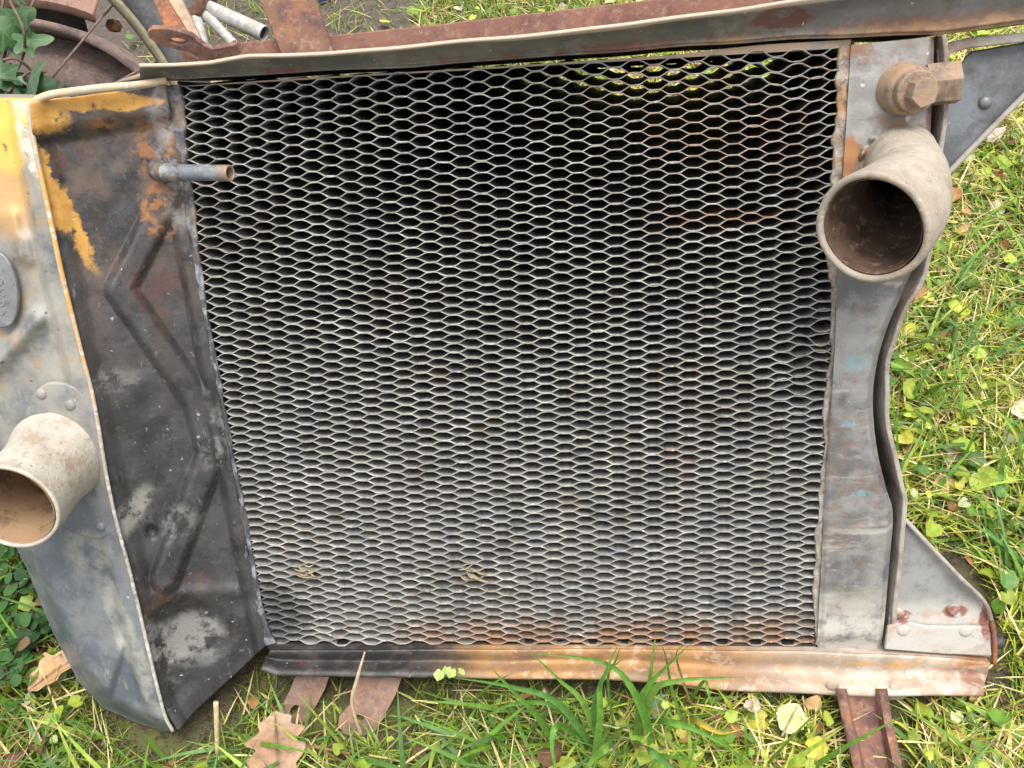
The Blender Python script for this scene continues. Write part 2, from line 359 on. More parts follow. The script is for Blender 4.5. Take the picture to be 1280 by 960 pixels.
def mat_bottom_rail():
    m = Mat('bottom_rail_paint', (0.03, 0.028, 0.028), 0.5, 0.0, 0.03, 26)
    m.lay((0.075, 0.065, 0.06), m.noise(45, 0.45, 0.62)); m.lay((0.11, 0.055, 0.045), m.mul(m.pblob(390, 832, 26, 10), m.noise(90, 0.3, 0.5)), 0.8)
    m.lay((0.38, 0.215, 0.085), m.axis(0, 0.16, 0.22), 1.0, 0.75)
    m.lay((0.24, 0.135, 0.07), m.mul(m.axis(0, 0.14, 0.2), m.noise(30, 0.42, 0.6)), 0.85); m.lay((0.20, 0.15, 0.11), m.mul(m.axis(0, 0.14, 0.2), m.noise(22, 0.5, 0.6)), 0.7)
    m.lay((0.36, 0.295, 0.23), m.axis(0, 0.40, 0.52), 0.85, 0.8); m.lay((0.26, 0.235, 0.21), m.mul(m.axis(0, 0.40, 0.48), m.axis(2, 0.004, -0.001), m.noise(30, 0.3, 0.55)), 0.8)
    m.lay((0.52, 0.465, 0.40), m.mul(m.axis(0, 0.42, 0.56), m.noise(40, 0.44, 0.58)), 0.65)
    m.lay((0.62, 0.34, 0.11), m.mul(m.pblob(1150, 825, 110, 9), m.noise(50, 0.4, 0.55)), 0.7)
    m.lay((0.22, 0.09, 0.055), m.mul(m.axis(0, 0.60, 0.64), m.noise(40, 0.42, 0.52)), 0.85)
    m.lay((0.6, 0.45, 0.36), m.mul(m.noise(60, 0.54, 0.62), m.axis(0, 0.18, 0.26)), 0.5); m.lay((0.45, 0.42, 0.4), m.specks(130, 0.15, 0.2), 0.5)
    m.bump(m.raw(60, 6), 0.3, 0.002).bump(m.raw(400, 4), 0.3, 0.0006)
    return m.done()
def mat_top_rail():
    m = Mat('top_rail_paint', (0.15, 0.135, 0.11), 0.55, 0.1, 0.02, 30)
    m.lay((0.10, 0.10, 0.095), m.noise(20, 0.42, 0.6)); m.lay((0.24, 0.21, 0.17), m.noise(40, 0.5, 0.64), 0.7); m.lay((0.18, 0.18, 0.2), m.mul(m.axis(0, 0.35, 0.55), m.noise(18, 0.4, 0.6)), 0.6)
    m.lay((0.15, 0.06, 0.045), m.mul(m.axis(2, 0.012, 0.005), m.noise(28, 0.45, 0.56)), 0.85, 0.8)
    m.lay((0.33, 0.2, 0.1), m.mul(m.axis(2, 0.009, 0.004), m.axis(0, 0.3, 0.42), m.noise(34, 0.38, 0.56)), 0.85)
    m.lay((0.13, 0.055, 0.045), m.mul(m.pblob(975, 25, 40, 10), m.noise(80, 0.3, 0.5)), 0.9)
    m.lay((0.45, 0.36, 0.27), m.axis(2, 0.0235, 0.0255, False), 0.9, 0.85)
    m.lay((0.6, 0.55, 0.5), m.specks(140, 0.16, 0.15), 0.7)
    m.bump(m.raw(55, 6), 0.35, 0.002).bump(m.raw(380, 4), 0.3, 0.0007)
    return m.done()
def mat_rust(name, c=RUST, c2=RUST_O, c3=RUST_D, dust=0.4):
    m = Mat(name, c, 0.86, 0.0, 0.008, 60); m.lay(c3, m.noise(60, 0.46, 0.62), 0.8); m.lay(c2, m.noise(36, 0.48, 0.64), 0.7)
    m.lay((0.33, 0.21, 0.15), m.noise(140, 0.5, 0.66), dust); m.lay((0.12, 0.07, 0.075), m.noise(90, 0.56, 0.66), 0.6)
    m.bump(m.raw(90, 6), 0.4, 0.0015).bump(m.raw(460, 4), 0.5, 0.0008)
    return m.done()
def mat_plain(name, c, c2, rough=0.6, metal=0.0, scale=40, specks=True, bump=0.3):
    m = Mat(name, c, rough, metal, 0.008, 60); m.lay(c2, m.noise(scale, 0.42, 0.62)); m.lay(tuple(x * 0.6 for x in c), m.noise(scale * 3, 0.52, 0.66), 0.6)
    if specks: m.lay((0.5, 0.47, 0.43), m.specks(140, 0.15, 0.15), 0.6)
    m.bump(m.raw(60, 6), bump, 0.002).bump(m.raw(380, 4), bump, 0.0007)
    return m.done()
def mat_gusset_low():
    m = Mat('lower_gusset_paint', (0.155, 0.15, 0.145), 0.6, 0.1, 0.01, 46)
    m.lay((0.24, 0.235, 0.225), m.noise(24, 0.4, 0.62)); m.lay((0.10, 0.095, 0.09), m.noise(60, 0.52, 0.66), 0.6)
    m.lay((0.46, 0.43, 0.385), m.mul(m.axis(1, 0.055, 0.03), m.noise(40, 0.2, 0.5)), 0.9, 0.8); m.lay((0.36, 0.27, 0.2), m.mul(m.axis(1, 0.05, 0.03), m.noise(70, 0.48, 0.64)), 0.7)
    m.lay((0.20, 0.06, 0.04), m.mul(m.mx(m.pblob(1126, 769, 16, 9), m.pblob(1194, 764, 17, 10), m.pblob(1234, 770, 10, 36)), m.noise(90, 0.36, 0.5)), 0.9, 0.85)
    m.bump(m.raw(50, 6), 0.25, 0.002).bump(m.raw(380, 4), 0.25, 0.0007)
    return m.done()
def mat_soil():
    m = Mat('soil_and_moss', (0.085, 0.065, 0.038), 0.95, 0.0, 0.03, 14)
    m.lay((0.11, 0.115, 0.03), m.noise(9, 0.38, 0.6)); m.lay((0.11, 0.085, 0.05), m.noise(60, 0.5, 0.64), 0.7); m.lay((0.03, 0.022, 0.016), m.noise(120, 0.52, 0.62), 0.8)
    m.lay((0.11, 0.083, 0.068), m.mul(m.axis(1, 0.78, 0.9), m.inv(m.axis(0, 0.05, 0.25)), m.noise(26, 0.1, 0.4)), 1.0)  # bare earth at back left, its brown deepened to include the shade there
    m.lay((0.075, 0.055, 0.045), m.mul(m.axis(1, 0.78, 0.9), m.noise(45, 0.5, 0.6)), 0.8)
    m.lay((0.26, 0.23, 0.2), m.mul(m.specks(70, 0.22, 0.25), m.axis(1, 0.75, 0.9)), 0.7)
    m.bump(m.raw(40, 6), 0.8, 0.02).bump(m.raw(300, 5), 0.7, 0.004)
    return m.done()
def mat_leafy(name, trans=0.3, rough=0.5):
    """vegetation: each blade's own colour is stored on its mesh; light passes through"""
    m = bpy.data.materials.new(name); m.use_nodes = True; N = m.node_tree.nodes; L = m.node_tree.links; b = N['Principled BSDF']
    a = N.new('ShaderNodeAttribute'); a.attribute_name = 'Col'; tc = N.new('ShaderNodeTexCoord'); n = N.new('ShaderNodeTexNoise'); n.inputs['Scale'].default_value = 160; n.inputs['Detail'].default_value = 4
    L.new(tc.outputs['Object'], n.inputs['Vector']); mr = N.new('ShaderNodeMapRange'); mr.inputs['From Min'].default_value = 0.3; mr.inputs['From Max'].default_value = 0.7; mr.inputs['To Min'].default_value = 0.75; mr.inputs['To Max'].default_value = 1.2
    L.new(n.outputs['Fac'], mr.inputs['Value']); vm = N.new('ShaderNodeVectorMath'); vm.operation = 'SCALE'; L.new(a.outputs['Color'], vm.inputs[0]); L.new(mr.outputs[0], vm.inputs['Scale'])
    L.new(vm.outputs[0], b.inputs['Base Color']); b.inputs['Roughness'].default_value = rough; b.inputs['Specular IOR Level'].default_value = 0.35
    t = N.new('ShaderNodeBsdfTranslucent'); L.new(vm.outputs[0], t.inputs['Color']); mx = N.new('ShaderNodeMixShader'); mx.inputs[0].default_value = trans
    L.new(b.outputs[0], mx.inputs[1]); L.new(t.outputs[0], mx.inputs[2]); L.new(mx.outputs[0], N['Material Output'].inputs['Surface'])
    return m

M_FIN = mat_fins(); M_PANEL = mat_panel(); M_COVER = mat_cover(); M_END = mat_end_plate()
M_NECKL = mat_neck('outlet_neck_metal', True); M_NECKR = mat_neck('inlet_neck_metal', False)
M_BORE = mat_bore('rusty_bore', (0.10, 0.056, 0.036)); M_BORE2 = mat_bore('rusty_bore_tan', (0.28, 0.175, 0.095))
M_BRAIL = mat_bottom_rail(); M_TRAIL = mat_top_rail(); M_RUST = mat_rust('rust'); M_RUST2 = mat_rust('rust_purple', (0.15, 0.075, 0.05), (0.28, 0.12, 0.06), (0.08, 0.035, 0.04), 0.5)
M_PLATE = mat_rust('rust_plate', (0.15, 0.075, 0.045), (0.24, 0.11, 0.05), (0.065, 0.035, 0.04), 0.5)
M_RUSTR = mat_rust('rust_red', (0.18, 0.085, 0.062), (0.22, 0.105, 0.07), (0.12, 0.055, 0.042), 0.5)
M_TAB = mat_rust('rust_tab', (0.21, 0.13, 0.10), (0.27, 0.14, 0.08), (0.13, 0.075, 0.06), 0.5)
M_BOLT = mat_rust('rusty_brass', (0.26, 0.19, 0.13), (0.30, 0.17, 0.09), (0.13, 0.095, 0.07), 0.7)
M_SOLDER = mat_plain('solder', (0.20, 0.20, 0.20), (0.33, 0.31, 0.28), 0.6, 0.2, 50)
M_SOLDERL = Mat('solder_weathered', (0.075, 0.075, 0.08), 0.5, 0.2, 0.006, 60)
M_SOLDERL.lay((0.22, 0.225, 0.24), M_SOLDERL.noise(70, 0.5, 0.6)).lay((0.20, 0.15, 0.11), M_SOLDERL.mul(M_SOLDERL.axis(1, 0.30, 0.42), M_SOLDERL.noise(60, 0.45, 0.58)), 0.8).lay((0.45, 0.45, 0.45), M_SOLDERL.noise(110, 0.62, 0.68), 0.8)
M_SOLDERL.bump(M_SOLDERL.raw(120), 0.6, 0.002).bump(M_SOLDERL.raw(420), 0.4, 0.0007); M_SOLDERL = M_SOLDERL.done()
M_SOLDERR = Mat('solder_dusty', (0.24, 0.205, 0.165), 0.8, 0.0, 0.006, 60)
M_SOLDERR.lay((0.36, 0.32, 0.265), M_SOLDERR.noise(60, 0.42, 0.58)).lay((0.34, 0.17, 0.075), M_SOLDERR.mul(M_SOLDERR.axis(1, 0.28, 0.44), M_SOLDERR.noise(34, 0.44, 0.56)), 0.85).lay((0.12, 0.105, 0.095), M_SOLDERR.noise(110, 0.54, 0.64), 0.8)
M_SOLDERR.bump(M_SOLDERR.raw(90), 0.7, 0.003).bump(M_SOLDERR.raw(380), 0.6, 0.001); M_SOLDERR = M_SOLDERR.done()
M_DARKG = mat_plain('upper_gusset_paint', (0.085, 0.088, 0.09), (0.15, 0.16, 0.17), 0.45, 0.2, 22)
M_STRAP = mat_plain('strap_metal', (0.30, 0.275, 0.24), (0.20, 0.15, 0.12), 0.7, 0.0, 34)
M_GLOW = mat_gusset_low(); M_BLACK = mat_plain('black_iron', (0.025, 0.022, 0.022), (0.06, 0.045, 0.04), 0.6, 0.0, 50, False)
M_CORE = mat_plain('core_edge_metal', (0.30, 0.21, 0.14), (0.20, 0.19, 0.17), 0.7, 0.1, 26)

# ------------------------------------------------------------------ ground
def ground():
    def axis(c, near, far, n):
        t = np.linspace(-1, 1, n); return c + np.sign(t) * (np.abs(t) * near + np.abs(t) ** 7 * far)
    xs = axis(0.25, 1.6, 80, 161); ys = axis(0.5, 1.6, 80, 161); X, Y = np.meshgrid(xs, ys, indexing='ij')
    w = np.exp(-((X - 0.25) ** 2 + (Y - 0.5) ** 2) / 8)
    Z = (0.006 * wob(X, Y, 9, 3) + 0.004 * wob(X, Y, 26, 4)) * w - 0.008
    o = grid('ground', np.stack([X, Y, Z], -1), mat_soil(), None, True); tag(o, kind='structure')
def ground_z(x, y): return (0.006 * wob(x, y, 9, 3) + 0.004 * wob(x, y, 26, 4)) * np.exp(-((x - 0.25) ** 2 + (y - 0.5) ** 2) / 8) - 0.008
ground()

# ------------------------------------------------------------------ the radiator
W, H, D = 0.50, 0.495, 0.11
rad_ = thing('radiator', 'old rusty honeycomb radiator with black and orange tank propped on the grass', 'radiator', ORIGIN)
rad_.rotation_euler = (rad(90 - LEAN), 0, 0)

def fin(k, N, h):
    """one wavy strip of the honeycomb; neighbours run in antiphase and touch"""
    p = W / 17.3; x = np.linspace(0.001, W - 0.001, 17 * 12 + 1); par = 1 if k % 2 == 0 else -1
    r = np.random.default_rng(1000 + k)
    px_ = x + 0.0011 * wob(x * 9, 0 * x + k * 0.05, 1, 5) + 0.0005 * wob(x * 60, 0 * x + k * 0.9, 1, 6)
    s = np.clip(np.cos(2 * np.pi * px_ / p) * (1.40 + 0.12 * wob(x * 70, 0 * x + k * 1.3, 1, 15)), -1, 1); s = 0.9 * s + 0.1 * np.sin(s * np.pi / 2)
    y0 = (k + 0.5) * h
    sag = 0.0016 * wob(x * 6, 0 * x + y0 * 7, 1, 8) - 0.0022 * np.sin(np.pi * x / W)
    sag = sag * np.clip(min(y0, H - y0) / 0.03, 0, 1)
    up = 0.006 * sstep(W - 0.055, W, x) ** 1.5 * sstep(0.33, 0.46, y0) * (1 - 0.75 * sstep(0.46, 0.495, y0))
    jit = 0.0006 * wob(x * 45, 0 * x + y0 * 40, 1, 9) + 0.0004 * wob(x * 130, 0 * x + k * 2.3, 1, 10)
    crush = np.zeros_like(x)
    for cx, cy, rad0, amp in ((0.475, 0.235, 0.03, 0.0022), (0.49, 0.28, 0.02, 0.0025), (0.02, 0.38, 0.03, 0.0012), (0.06, 0.01, 0.05, 0.0015), (0.45, 0.47, 0.04, 0.0015), (0.25, 0.13, 0.015, 0.001), (0.16, 0.06, 0.012, 0.0012), (0.03, 0.06, 0.012, 0.0012), (0.36, 0.33, 0.008, 0.001), (0.10, 0.40, 0.010, 0.001), (0.42, 0.09, 0.010, 0.001), (0.20, 0.27, 0.007, 0.001), (0.31, 0.20, 0.006, 0.001), (0.07, 0.20, 0.010, 0.0012), (0.27, 0.42, 0.007, 0.001), (0.38, 0.20, 0.008, 0.0012), (0.13, 0.15, 0.008, 0.0011), (0.30, 0.07, 0.009, 0.0011), (0.45, 0.36, 0.012, 0.0014), (0.485, 0.17, 0.014, 0.0016), (0.488, 0.10, 0.015, 0.0014), (0.49, 0.40, 0.016, 0.0016)):
        crush += amp * np.exp(-(((x - cx) ** 2 + (y0 - cy) ** 2) / rad0 ** 2)) * wob(x * 160, 0 * x + y0 * 160, 1, 14)
    amp = h / 2
    yc = y0 + sag + up + jit + crush
    y = yc + par * s * amp
    raised = 0.30 * h * np.clip(-par * s, 0, 1) if par > 0 else 0 * x
    raised = raised * (1 + 0.35 * wob(x * 300, 0 * x + k, 1, 12))
    t = 0.00040; ez = 0.0006 * wob(x * 30, 0 * x + y0 * 40, 1, 13)
    rows = [(y + 0.0074, -D + 0 * x), (y + 0.0028 + raised, -0.045 + 0 * x), (y + 0.0012 + raised, -0.022 + 0.002 * wob(x * 200, 0 * x + k, 1, 3)), (y + 0.25 * raised, -0.017 + 0 * x), (y, -0.006 + 0 * x),
            (y + t * 1.25, -0.0012 + ez), (y + t, ez), (y - t, ez), (y - t * 1.25, -0.0012 + ez), (y - 0.0002, -0.006 + 0 * x), (y + 0.0072, -D + 0 * x)]
    bow = -0.0085 * math.sin(math.pi * y0 / H) ** 0.8 * (1 - x / W)                # the left end of the core bows out a little
    pts = np.stack([np.stack([np.clip(x - 0.08 * np.minimum(zz + 0.012, 0), 0, W) + bow, yy, zz], 1) for yy, zz in rows], 0)
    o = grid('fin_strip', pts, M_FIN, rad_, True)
NF = 123; FH = H / NF
for k in range(NF): fin(k, NF, FH)

def casing():
    """side plates round the core"""
    for nm, a, b in (('core_side', (0, -0.006, W, 0.0), (-0.002, -D)), ('core_side', (0, H, W, H + 0.006), (-0.0015, -D))):
        x0, y0, x1, y1 = a; n = 60; x = np.linspace(x0, x1, n)
        wy = 0.0012 * wob(x * 20, 0 * x, 1, 21)
        y1 = H + 0.0012 + 0.0038 * sstep(0.36, 0.45, x) if y0 > 0.2 else y1 + 0 * x
        top = np.stack([x, y1 + wy * 0.6, 0 * x + b[0]], 1); bot = np.stack([x, y0 + 0 * x - 0.0002, 0 * x + b[0]], 1)
        tb = top.copy(); tb[:, 2] = b[1]; bb = bot.copy(); bb[:, 2] = b[1]
        o = grid(nm, np.stack([tb, top, bot, bb], 0), M_CORE if y0 > 0.2 else M_BLACK, rad_); finish(o, 0, 40)
    for x0 in (-0.0012, W + 0.0012):
        y = np.linspace(-0.004, H + 0.004, 40)
        a = np.stack([0 * y + x0 - (0.0085 * np.sin(np.pi * np.clip(y / H, 0, 1)) ** 0.8 if x0 < 0 else 0), y, 0 * y - 0.001], 1); b = a.copy(); b[:, 2] = -D
        finish(grid('header_sheet', np.stack([a, b], 0), M_BLACK, rad_), 0, 40, 0.001)
casing()

# --- left tank -----------------------------------------------------------
RIDGE = [(38, 128), (40, 165), (58, 250), (78, 345), (100, 433), (117, 500), (138, 620), (166, 730), (202, 880), (216, 914)]
COREL = [(207, 106), (222, 190), (236, 290), (258, 410), (297, 620), (333, 806)]
ZR = 0.052
def panel():
    nu, nv = 110, 330; Lp = poly_at(RIDGE, nv); Rp = poly_at(COREL, nv); u = np.linspace(0, 1, nu)[None, :]
    px = Lp[:, :1] * (1 - u) + Rp[:, :1] * u; py = Lp[:, 1:] * (1 - u) + Rp[:, 1:] * u
    v = np.linspace(0, 1, nv)[:, None] + 0 * u
    corner = np.exp(-((px - 216) ** 2 + (py - 914) ** 2) / 500); px = px + 6 * corner
    z = ZR * (1 - u) ** 1.15 + 0.002
    # pressed zig-zag rib and rims of the recess
    e = np.full_like(px, 1e9)
    rib = [(212, 238), (150, 362), (246, 500), (264, 566), (206, 722)]
    for a, b in zip(rib[:-1], rib[1:]): e = np.minimum(e, segdist(px, py, *a, *b))
    z = z + 0.0062 * (1 - sstep(8, 22, e)) + 0.0012 * np.exp(-(((px - 120) / 40) ** 2 + ((py - 520) / 60) ** 2)) - 0.002 * np.exp(-(((px - 160) / 30) ** 2 + ((py - 260) / 40) ** 2))
    rim = 0.0035 * (1 - sstep(0.04, 0.16, u + 0.02 * np.sin(py / 60.0))) + 0.010 * (1 - sstep(0.035, 0.075, v)) + 0.007 * sstep(0.86, 0.95, u)
    z = z + np.maximum(rim, 0) - 0.008
    z = z + 0.006 * sstep(0.90, 0.80, v) * 0
    # round recess low down
    d = np.hypot((px - 238) / 55, (py - 790) / 42); z = z - 0.008 * (1 - sstep(0.6, 1.1, d)); z = z + 0.003 * np.exp(-(segdist(px, py, 196, 742, 302, 738) / 9) ** 2)
    d = np.hypot(px - 189, py - 664); z = z - 0.005 * (1 - sstep(4, 12, d))
    z = z + 0.0009 * wob(px / 30.0, py / 30.0, 1, 31) + 0.0004 * wob(px / 9.0, py / 9.0, 1, 32)
    pts = np.array([[P(px[i, j], py[i, j], z[i, j]) for j in range(nu)] for i in range(nv)])
    o = grid('header_panel', pts, M_PANEL, rad_); finish(o, 0, 60, 0.0015)
    # a turned edge going back at the bottom
    low = pts[-1]; back = low.copy(); back[:, 2] = -D; back[:, 1] += 0.012
    grid('panel_hem', np.stack([low, low * 0.5 + back * 0.5, back], 0), M_PANEL, rad_)
panel()
def cover():
    nu, nv = 110, 240
    left = [(-90, 116), (-90, 260), (-90, 430), (-60, 560), (6, 655), (34, 712), (66, 790), (98, 852), (128, 884), (172, 904), (206, 914)]
    Lp = poly_at(RIDGE, nv); Rp = poly_at(left, nv); u = np.linspace(0, 1, nu)[None, :]; v = np.linspace(0, 1, nv)[:, None] + 0 * u
    px = Lp[:, :1] * (1 - u) + Rp[:, :1] * u; py = Lp[:, 1:] * (1 - u) + Rp[:, 1:] * u
    wpx = np.hypot(px - Lp[:, :1], py - Lp[:, 1:])                       # distance from the seam
    z = ZR + 0.003 - 0.006 * sstep(18, 30, wpx) - 0.00006 * np.clip(wpx - 26, 0, None)
    ed = np.hypot(px - Rp[:, :1], py - Rp[:, 1:]); z = z - 0.022 * (1 - sstep(0, 26, ed)) ** 2
    def rib(a, b, w, h):
        return h * np.exp(-(segdist(px, py, *a, *b) / w) ** 2)
    z = z + rib((46, 400), (-20, 470), 13, 0.009) + rib((26, 318), (16, 270), 9, 0.006) + rib((38, 325), (34, 300), 9, 0.005) + rib((-6, 292), (-40, 330), 14, -0.004)
    z = z + rib((150, 812), (128, 862), 12, 0.006) + rib((160, 800), (140, 880), 5, -0.002)
    z = z + 0.0009 * wob(px / 40.0, py / 40.0, 1, 41) + 0.0003 * wob(px / 10.0, py / 10.0, 1, 42)
    pts = np.array([[P(px[i, j], py[i, j], z[i, j]) for j in range(nu)] for i in range(nv)])
    o = grid('tank_cover', pts, M_COVER, rad_, True)
    edge = np.vstack([pts[:, -1], pts[-1, ::-1]]); back = edge.copy(); back[:, 2] = -D
    grid('tank_side', np.stack([edge, edge * 0.5 + back * 0.5 + np.array([0, 0, 0]), back], 0), M_COVER, rad_)
    te = pts[0]; tb = te.copy(); tb[:, 2] = -D; grid('tank_top', np.stack([te, te * 0.5 + tb * 0.5, tb], 0), M_COVER, rad_)
cover()
# rolled bead along the seam and across the top
M_BEADY = Mat('bead_paint', (0.34, 0.32, 0.27), 0.7, 0, 0.008, 60)
M_BEADY.lay((0.16, 0.15, 0.14), M_BEADY.noise(60, 0.5, 0.62), 0.8).lay((0.58, 0.30, 0.07), M_BEADY.mul(M_BEADY.axis(1, 0.20, 0.34), M_BEADY.noise(50, 0.35, 0.55)), 0.85).lay((0.62, 0.58, 0.5), M_BEADY.noise(120, 0.52, 0.6), 0.7)
M_BEADY.lay((0.42, 0.36, 0.27), M_BEADY.mul(M_BEADY.axis(1, 0.44, 0.47), M_BEADY.noise(60, 0.35, 0.5)), 0.8)
M_BEADY.bump(M_BEADY.raw(250), 0.5, 0.001); M_BEAD = M_BEADY.done()
sweep('seam_bead', [P(x, y, ZR + 0.004) for x, y in RIDGE], [0.0019] * 4 + [0.0015] * 6, M_BEAD, rad_, 12, smooth_n=120, wobble=0.05, seed=3)
sweep('seam_bead', [P(x, y, z) for x, y, z in ((40, 150, 0.053), (44, 130, 0.054), (62, 119, 0.052), (110, 112, 0.04), (165, 107, 0.022), (208, 101, 0.008))], 0.0030, M_BEAD, rad_, 14, smooth_n=70, wobble=0.06, seed=4)
# solder between tank and core
def ragged_strip(name, rows, mat, seed, amp=0.002, n=260, m=14, z=0.002, hump=0.004):
    """uneven solder laid along a line of (px, py, half width px)"""
    p = poly_at(rows, n); u = np.linspace(-1, 1, m)
    nrm = np.gradient(p[:, :2], axis=0); nrm = np.column_stack([-nrm[:, 1], nrm[:, 0]]); nrm /= np.linalg.norm(nrm, axis=1)[:, None]
    pts = np.zeros((n, m, 3))
    for i in range(n):
        for j in range(m):
            w = p[i, 2] * (1 + 0.16 * float(wob(i * 0.45, u[j] * 4, 1, seed + 2)) + 0.25 * float(wob(i * 0.11, u[j], 1, seed)))
            x = p[i, 0] + nrm[i, 0] * u[j] * w; y = p[i, 1] + nrm[i, 1] * u[j] * w
            zz = z + hump * (1 - u[j] ** 2) + amp * float(wob(i * 0.35, j * 0.7, 1, seed + 1)) * (1 - abs(u[j]) ** 4) - 0.004 * (abs(u[j]) > 0.99)
            pts[i, j] = P(x, y, zz)
    return grid(name, pts, mat, rad_)
ragged_strip('solder_seam', [(216, 106, 12), (221, 160, 13), (228, 210, 9), (240, 300, 6), (256, 390, 5), (279, 510, 4), (303, 640, 4), (324, 760, 6), (336, 806, 11)], M_SOLDERL, 51, 0.0012, z=0.0005, hump=0.0022)
ragged_strip('solder_seam', [(1066, 58, 14), (1056, 190, 19), (1048, 330, 13), (1047, 430, 9), (1037, 560, 10), (1029, 690, 10), (1023, 806, 8)], M_SOLDERR, 52, 0.0010, 420, 18, 0.0006, 0.0010)
# overflow tube
s0, s1 = P(196, 216, 0.016), P(290, 216, 0.030)
sweep('solder_blob', [P(198, 214, 0.008), P(206, 215, 0.0145), P(216, 216, 0.019), P(230, 216, 0.0212)], [0.0085, 0.0076, 0.0068, 0.0062], M_SOLDERL, rad_, 20, smooth_n=20, wobble=0.12, seed=5)
M_TUBE = Mat('overflow_tube_metal', (0.15, 0.165, 0.185), 0.5, 0.2, 0.004, 80); M_TUBE.lay((0.26, 0.26, 0.26), M_TUBE.noise(60, 0.46, 0.6)).lay((0.27, 0.19, 0.125), M_TUBE.axis(0, P(268, 216, 0.026)[0], P(284, 216, 0.029)[0]), 0.9); M_TUBE.bump(M_TUBE.raw(200), 0.6, 0.001); M_TUBE = M_TUBE.done()
pipe('overflow_tube', [P(205, 216, 0.018), P(230, 216, 0.021), P(262, 216, 0.025), P(287, 216.5, 0.029)], [0.0066, 0.0063, 0.006, 0.0062], 0.0016, 0.5, M_TUBE, rad_, 28, 24)

# --- badge on the tank (worn, its raised marks can no longer be read)
def badge():
    c = np.array([-4, 362]); pts = []
    for a in np.linspace(0, 2 * np.pi, 40, endpoint=False):
        x = c[0] + 25 * np.sign(np.cos(a)) * abs(np.cos(a)) ** 0.8; y = c[1] + 48 * np.sin(a); pts.append(P(x + (y - 362) * 0.12, y, 0.056))
    b = prism('maker_badge', pts, 0.004, mat_plain('badge_grey', (0.16, 0.165, 0.17), (0.22, 0.22, 0.22), 0.4, 0.3, 40), rad_, (), 0.001)
    mm = mat_plain('badge_marks', (0.185, 0.19, 0.19), (0.16, 0.165, 0.165), 0.5, 0.3, 60, False)
    strokes = (((0, 347), (4, 350), (3, 355), (-1, 357)), ((5, 361), (1, 363), (1, 368), (6, 370)), ((2, 375), (6, 378), (4, 383), (0, 381), (2, 376)), ((6, 388), (5, 393), (1, 394)))
    for q in strokes: sweep('badge_mark', [P(x, y, 0.0560) for x, y in q], 0.0005, mm, b, 6, smooth_n=14)
badge()
# --- outlet neck on the tank
flange = [(28, 560), (30, 520), (42, 492), (62, 478), (92, 484), (106, 500), (116, 545), (130, 600), (143, 655), (140, 668), (122, 674), (98, 668), (60, 648), (36, 610)]
fl = smooth_poly(flange + [flange[0]], 60)[:-1]
nk = prism('neck_flange', [P(x, y, 0.0545) for x, y in fl], 0.005, M_COVER, rad_, (), 0.0015)
pipe('outlet_neck', [P(73, 570, 0.050), P(65, 580, 0.063), P(49, 599, 0.086), P(31, 618, 0.108), P(14, 634, 0.126)], [0.0395, 0.0362, 0.0342, 0.0346, 0.0362], 0.0030, 0.85, M_NECKL, rad_, 64, 60, 1.0, 0.016, 7, False)
pipe('neck_bore', [P(70, 575, 0.056), P(62, 583, 0.068), P(48, 600, 0.087), P(31, 618, 0.108), P(14.3, 633.7, 0.1255)], [0.029, 0.0298, 0.0302, 0.0310, 0.0326], 0.0006, 0.02, M_BORE2, rad_, 64, 40)
for x, y in ((52, 492), (88, 506), (126, 658), (70, 640)): dome('bolt_head', P(x, y, 0.054), (0, 0, 1), 0.0048, 0.0032, M_COVER, rad_)

# --- right end tank ------------------------------------------------------
ENDR = [(1168, 46), (1166, 100), (1162, 180), (1152, 300), (1130, 360), (1108, 412), (1095, 460), (1091, 505), (1096, 560), (1107, 608), (1116, 642), (1112, 700), (1106, 770), (1101, 812)]
ENDL = [(1064, 56), (1060, 120), (1055, 200), (1047, 330), (1044, 430), (1035, 560), (1027, 700), (1021, 811)]
def end_tank():
    nu, nv = 60, 260; Lp = poly_at(ENDL, nv); Rp = smooth_poly(ENDR, nv * 3); Rp = poly_at(Rp, nv); u = np.linspace(0, 1, nu)[None, :]
    px = Lp[:, :1] * (1 - u) + Rp[:, :1] * u; py = Lp[:, 1:] * (1 - u) + Rp[:, 1:] * u
    wpx = np.hypot(px - Rp[:, :1], py - Rp[:, 1:]); z = 0.004 + 0.002 * np.sin(u * np.pi) - 0.006 * (1 - sstep(0, 9, wpx)) ** 1.5
    v = np.linspace(0, 1, nv)[:, None]; z = z - 0.010 * (sstep(0.965, 1.0, v) ** 2) * 0.6
    z = z + 0.0007 * wob(px / 22.0, py / 22.0, 1, 61) + 0.0003 * wob(px / 7.0, py / 7.0, 1, 62)
    z = z + 0.0012 * np.exp(-(segdist(px, py, 1056, 80, 1030, 800) / 4) ** 2) + 0.0012 * np.exp(-((py - 660 + 0.1 * (px - 1080)) / 3.0) ** 2)
    pts = np.array([[P(px[i, j], py[i, j], z[i, j]) for j in range(nu)] for i in range(nv)])
    o = grid('end_tank', pts, M_END, rad_)
    bm = bmesh.new(); bm.from_mesh(o.data); c = Vector(P(1123, 205, 0.004))       # the port under the inlet neck
    bmesh.ops.delete(bm, geom=[f for f in bm.faces if (f.calc_center_median() - c).length < 0.0245], context='FACES'); bm.to_mesh(o.data); bm.free()
    e = pts[:, -1]; b = e.copy(); b[:, 2] = -D; grid('end_tank_side', np.stack([e, e * 0.6 + b * 0.4, b], 0), M_END, rad_)
    e = pts[0]; b = e.copy(); b[:, 2] = -D; grid('end_tank_top', np.stack([e, b], 0), M_END, rad_)
    e = pts[-1]; b = e.copy(); b[:, 2] = -D; grid('end_tank_base', np.stack([e, b], 0), M_END, rad_)
end_tank()
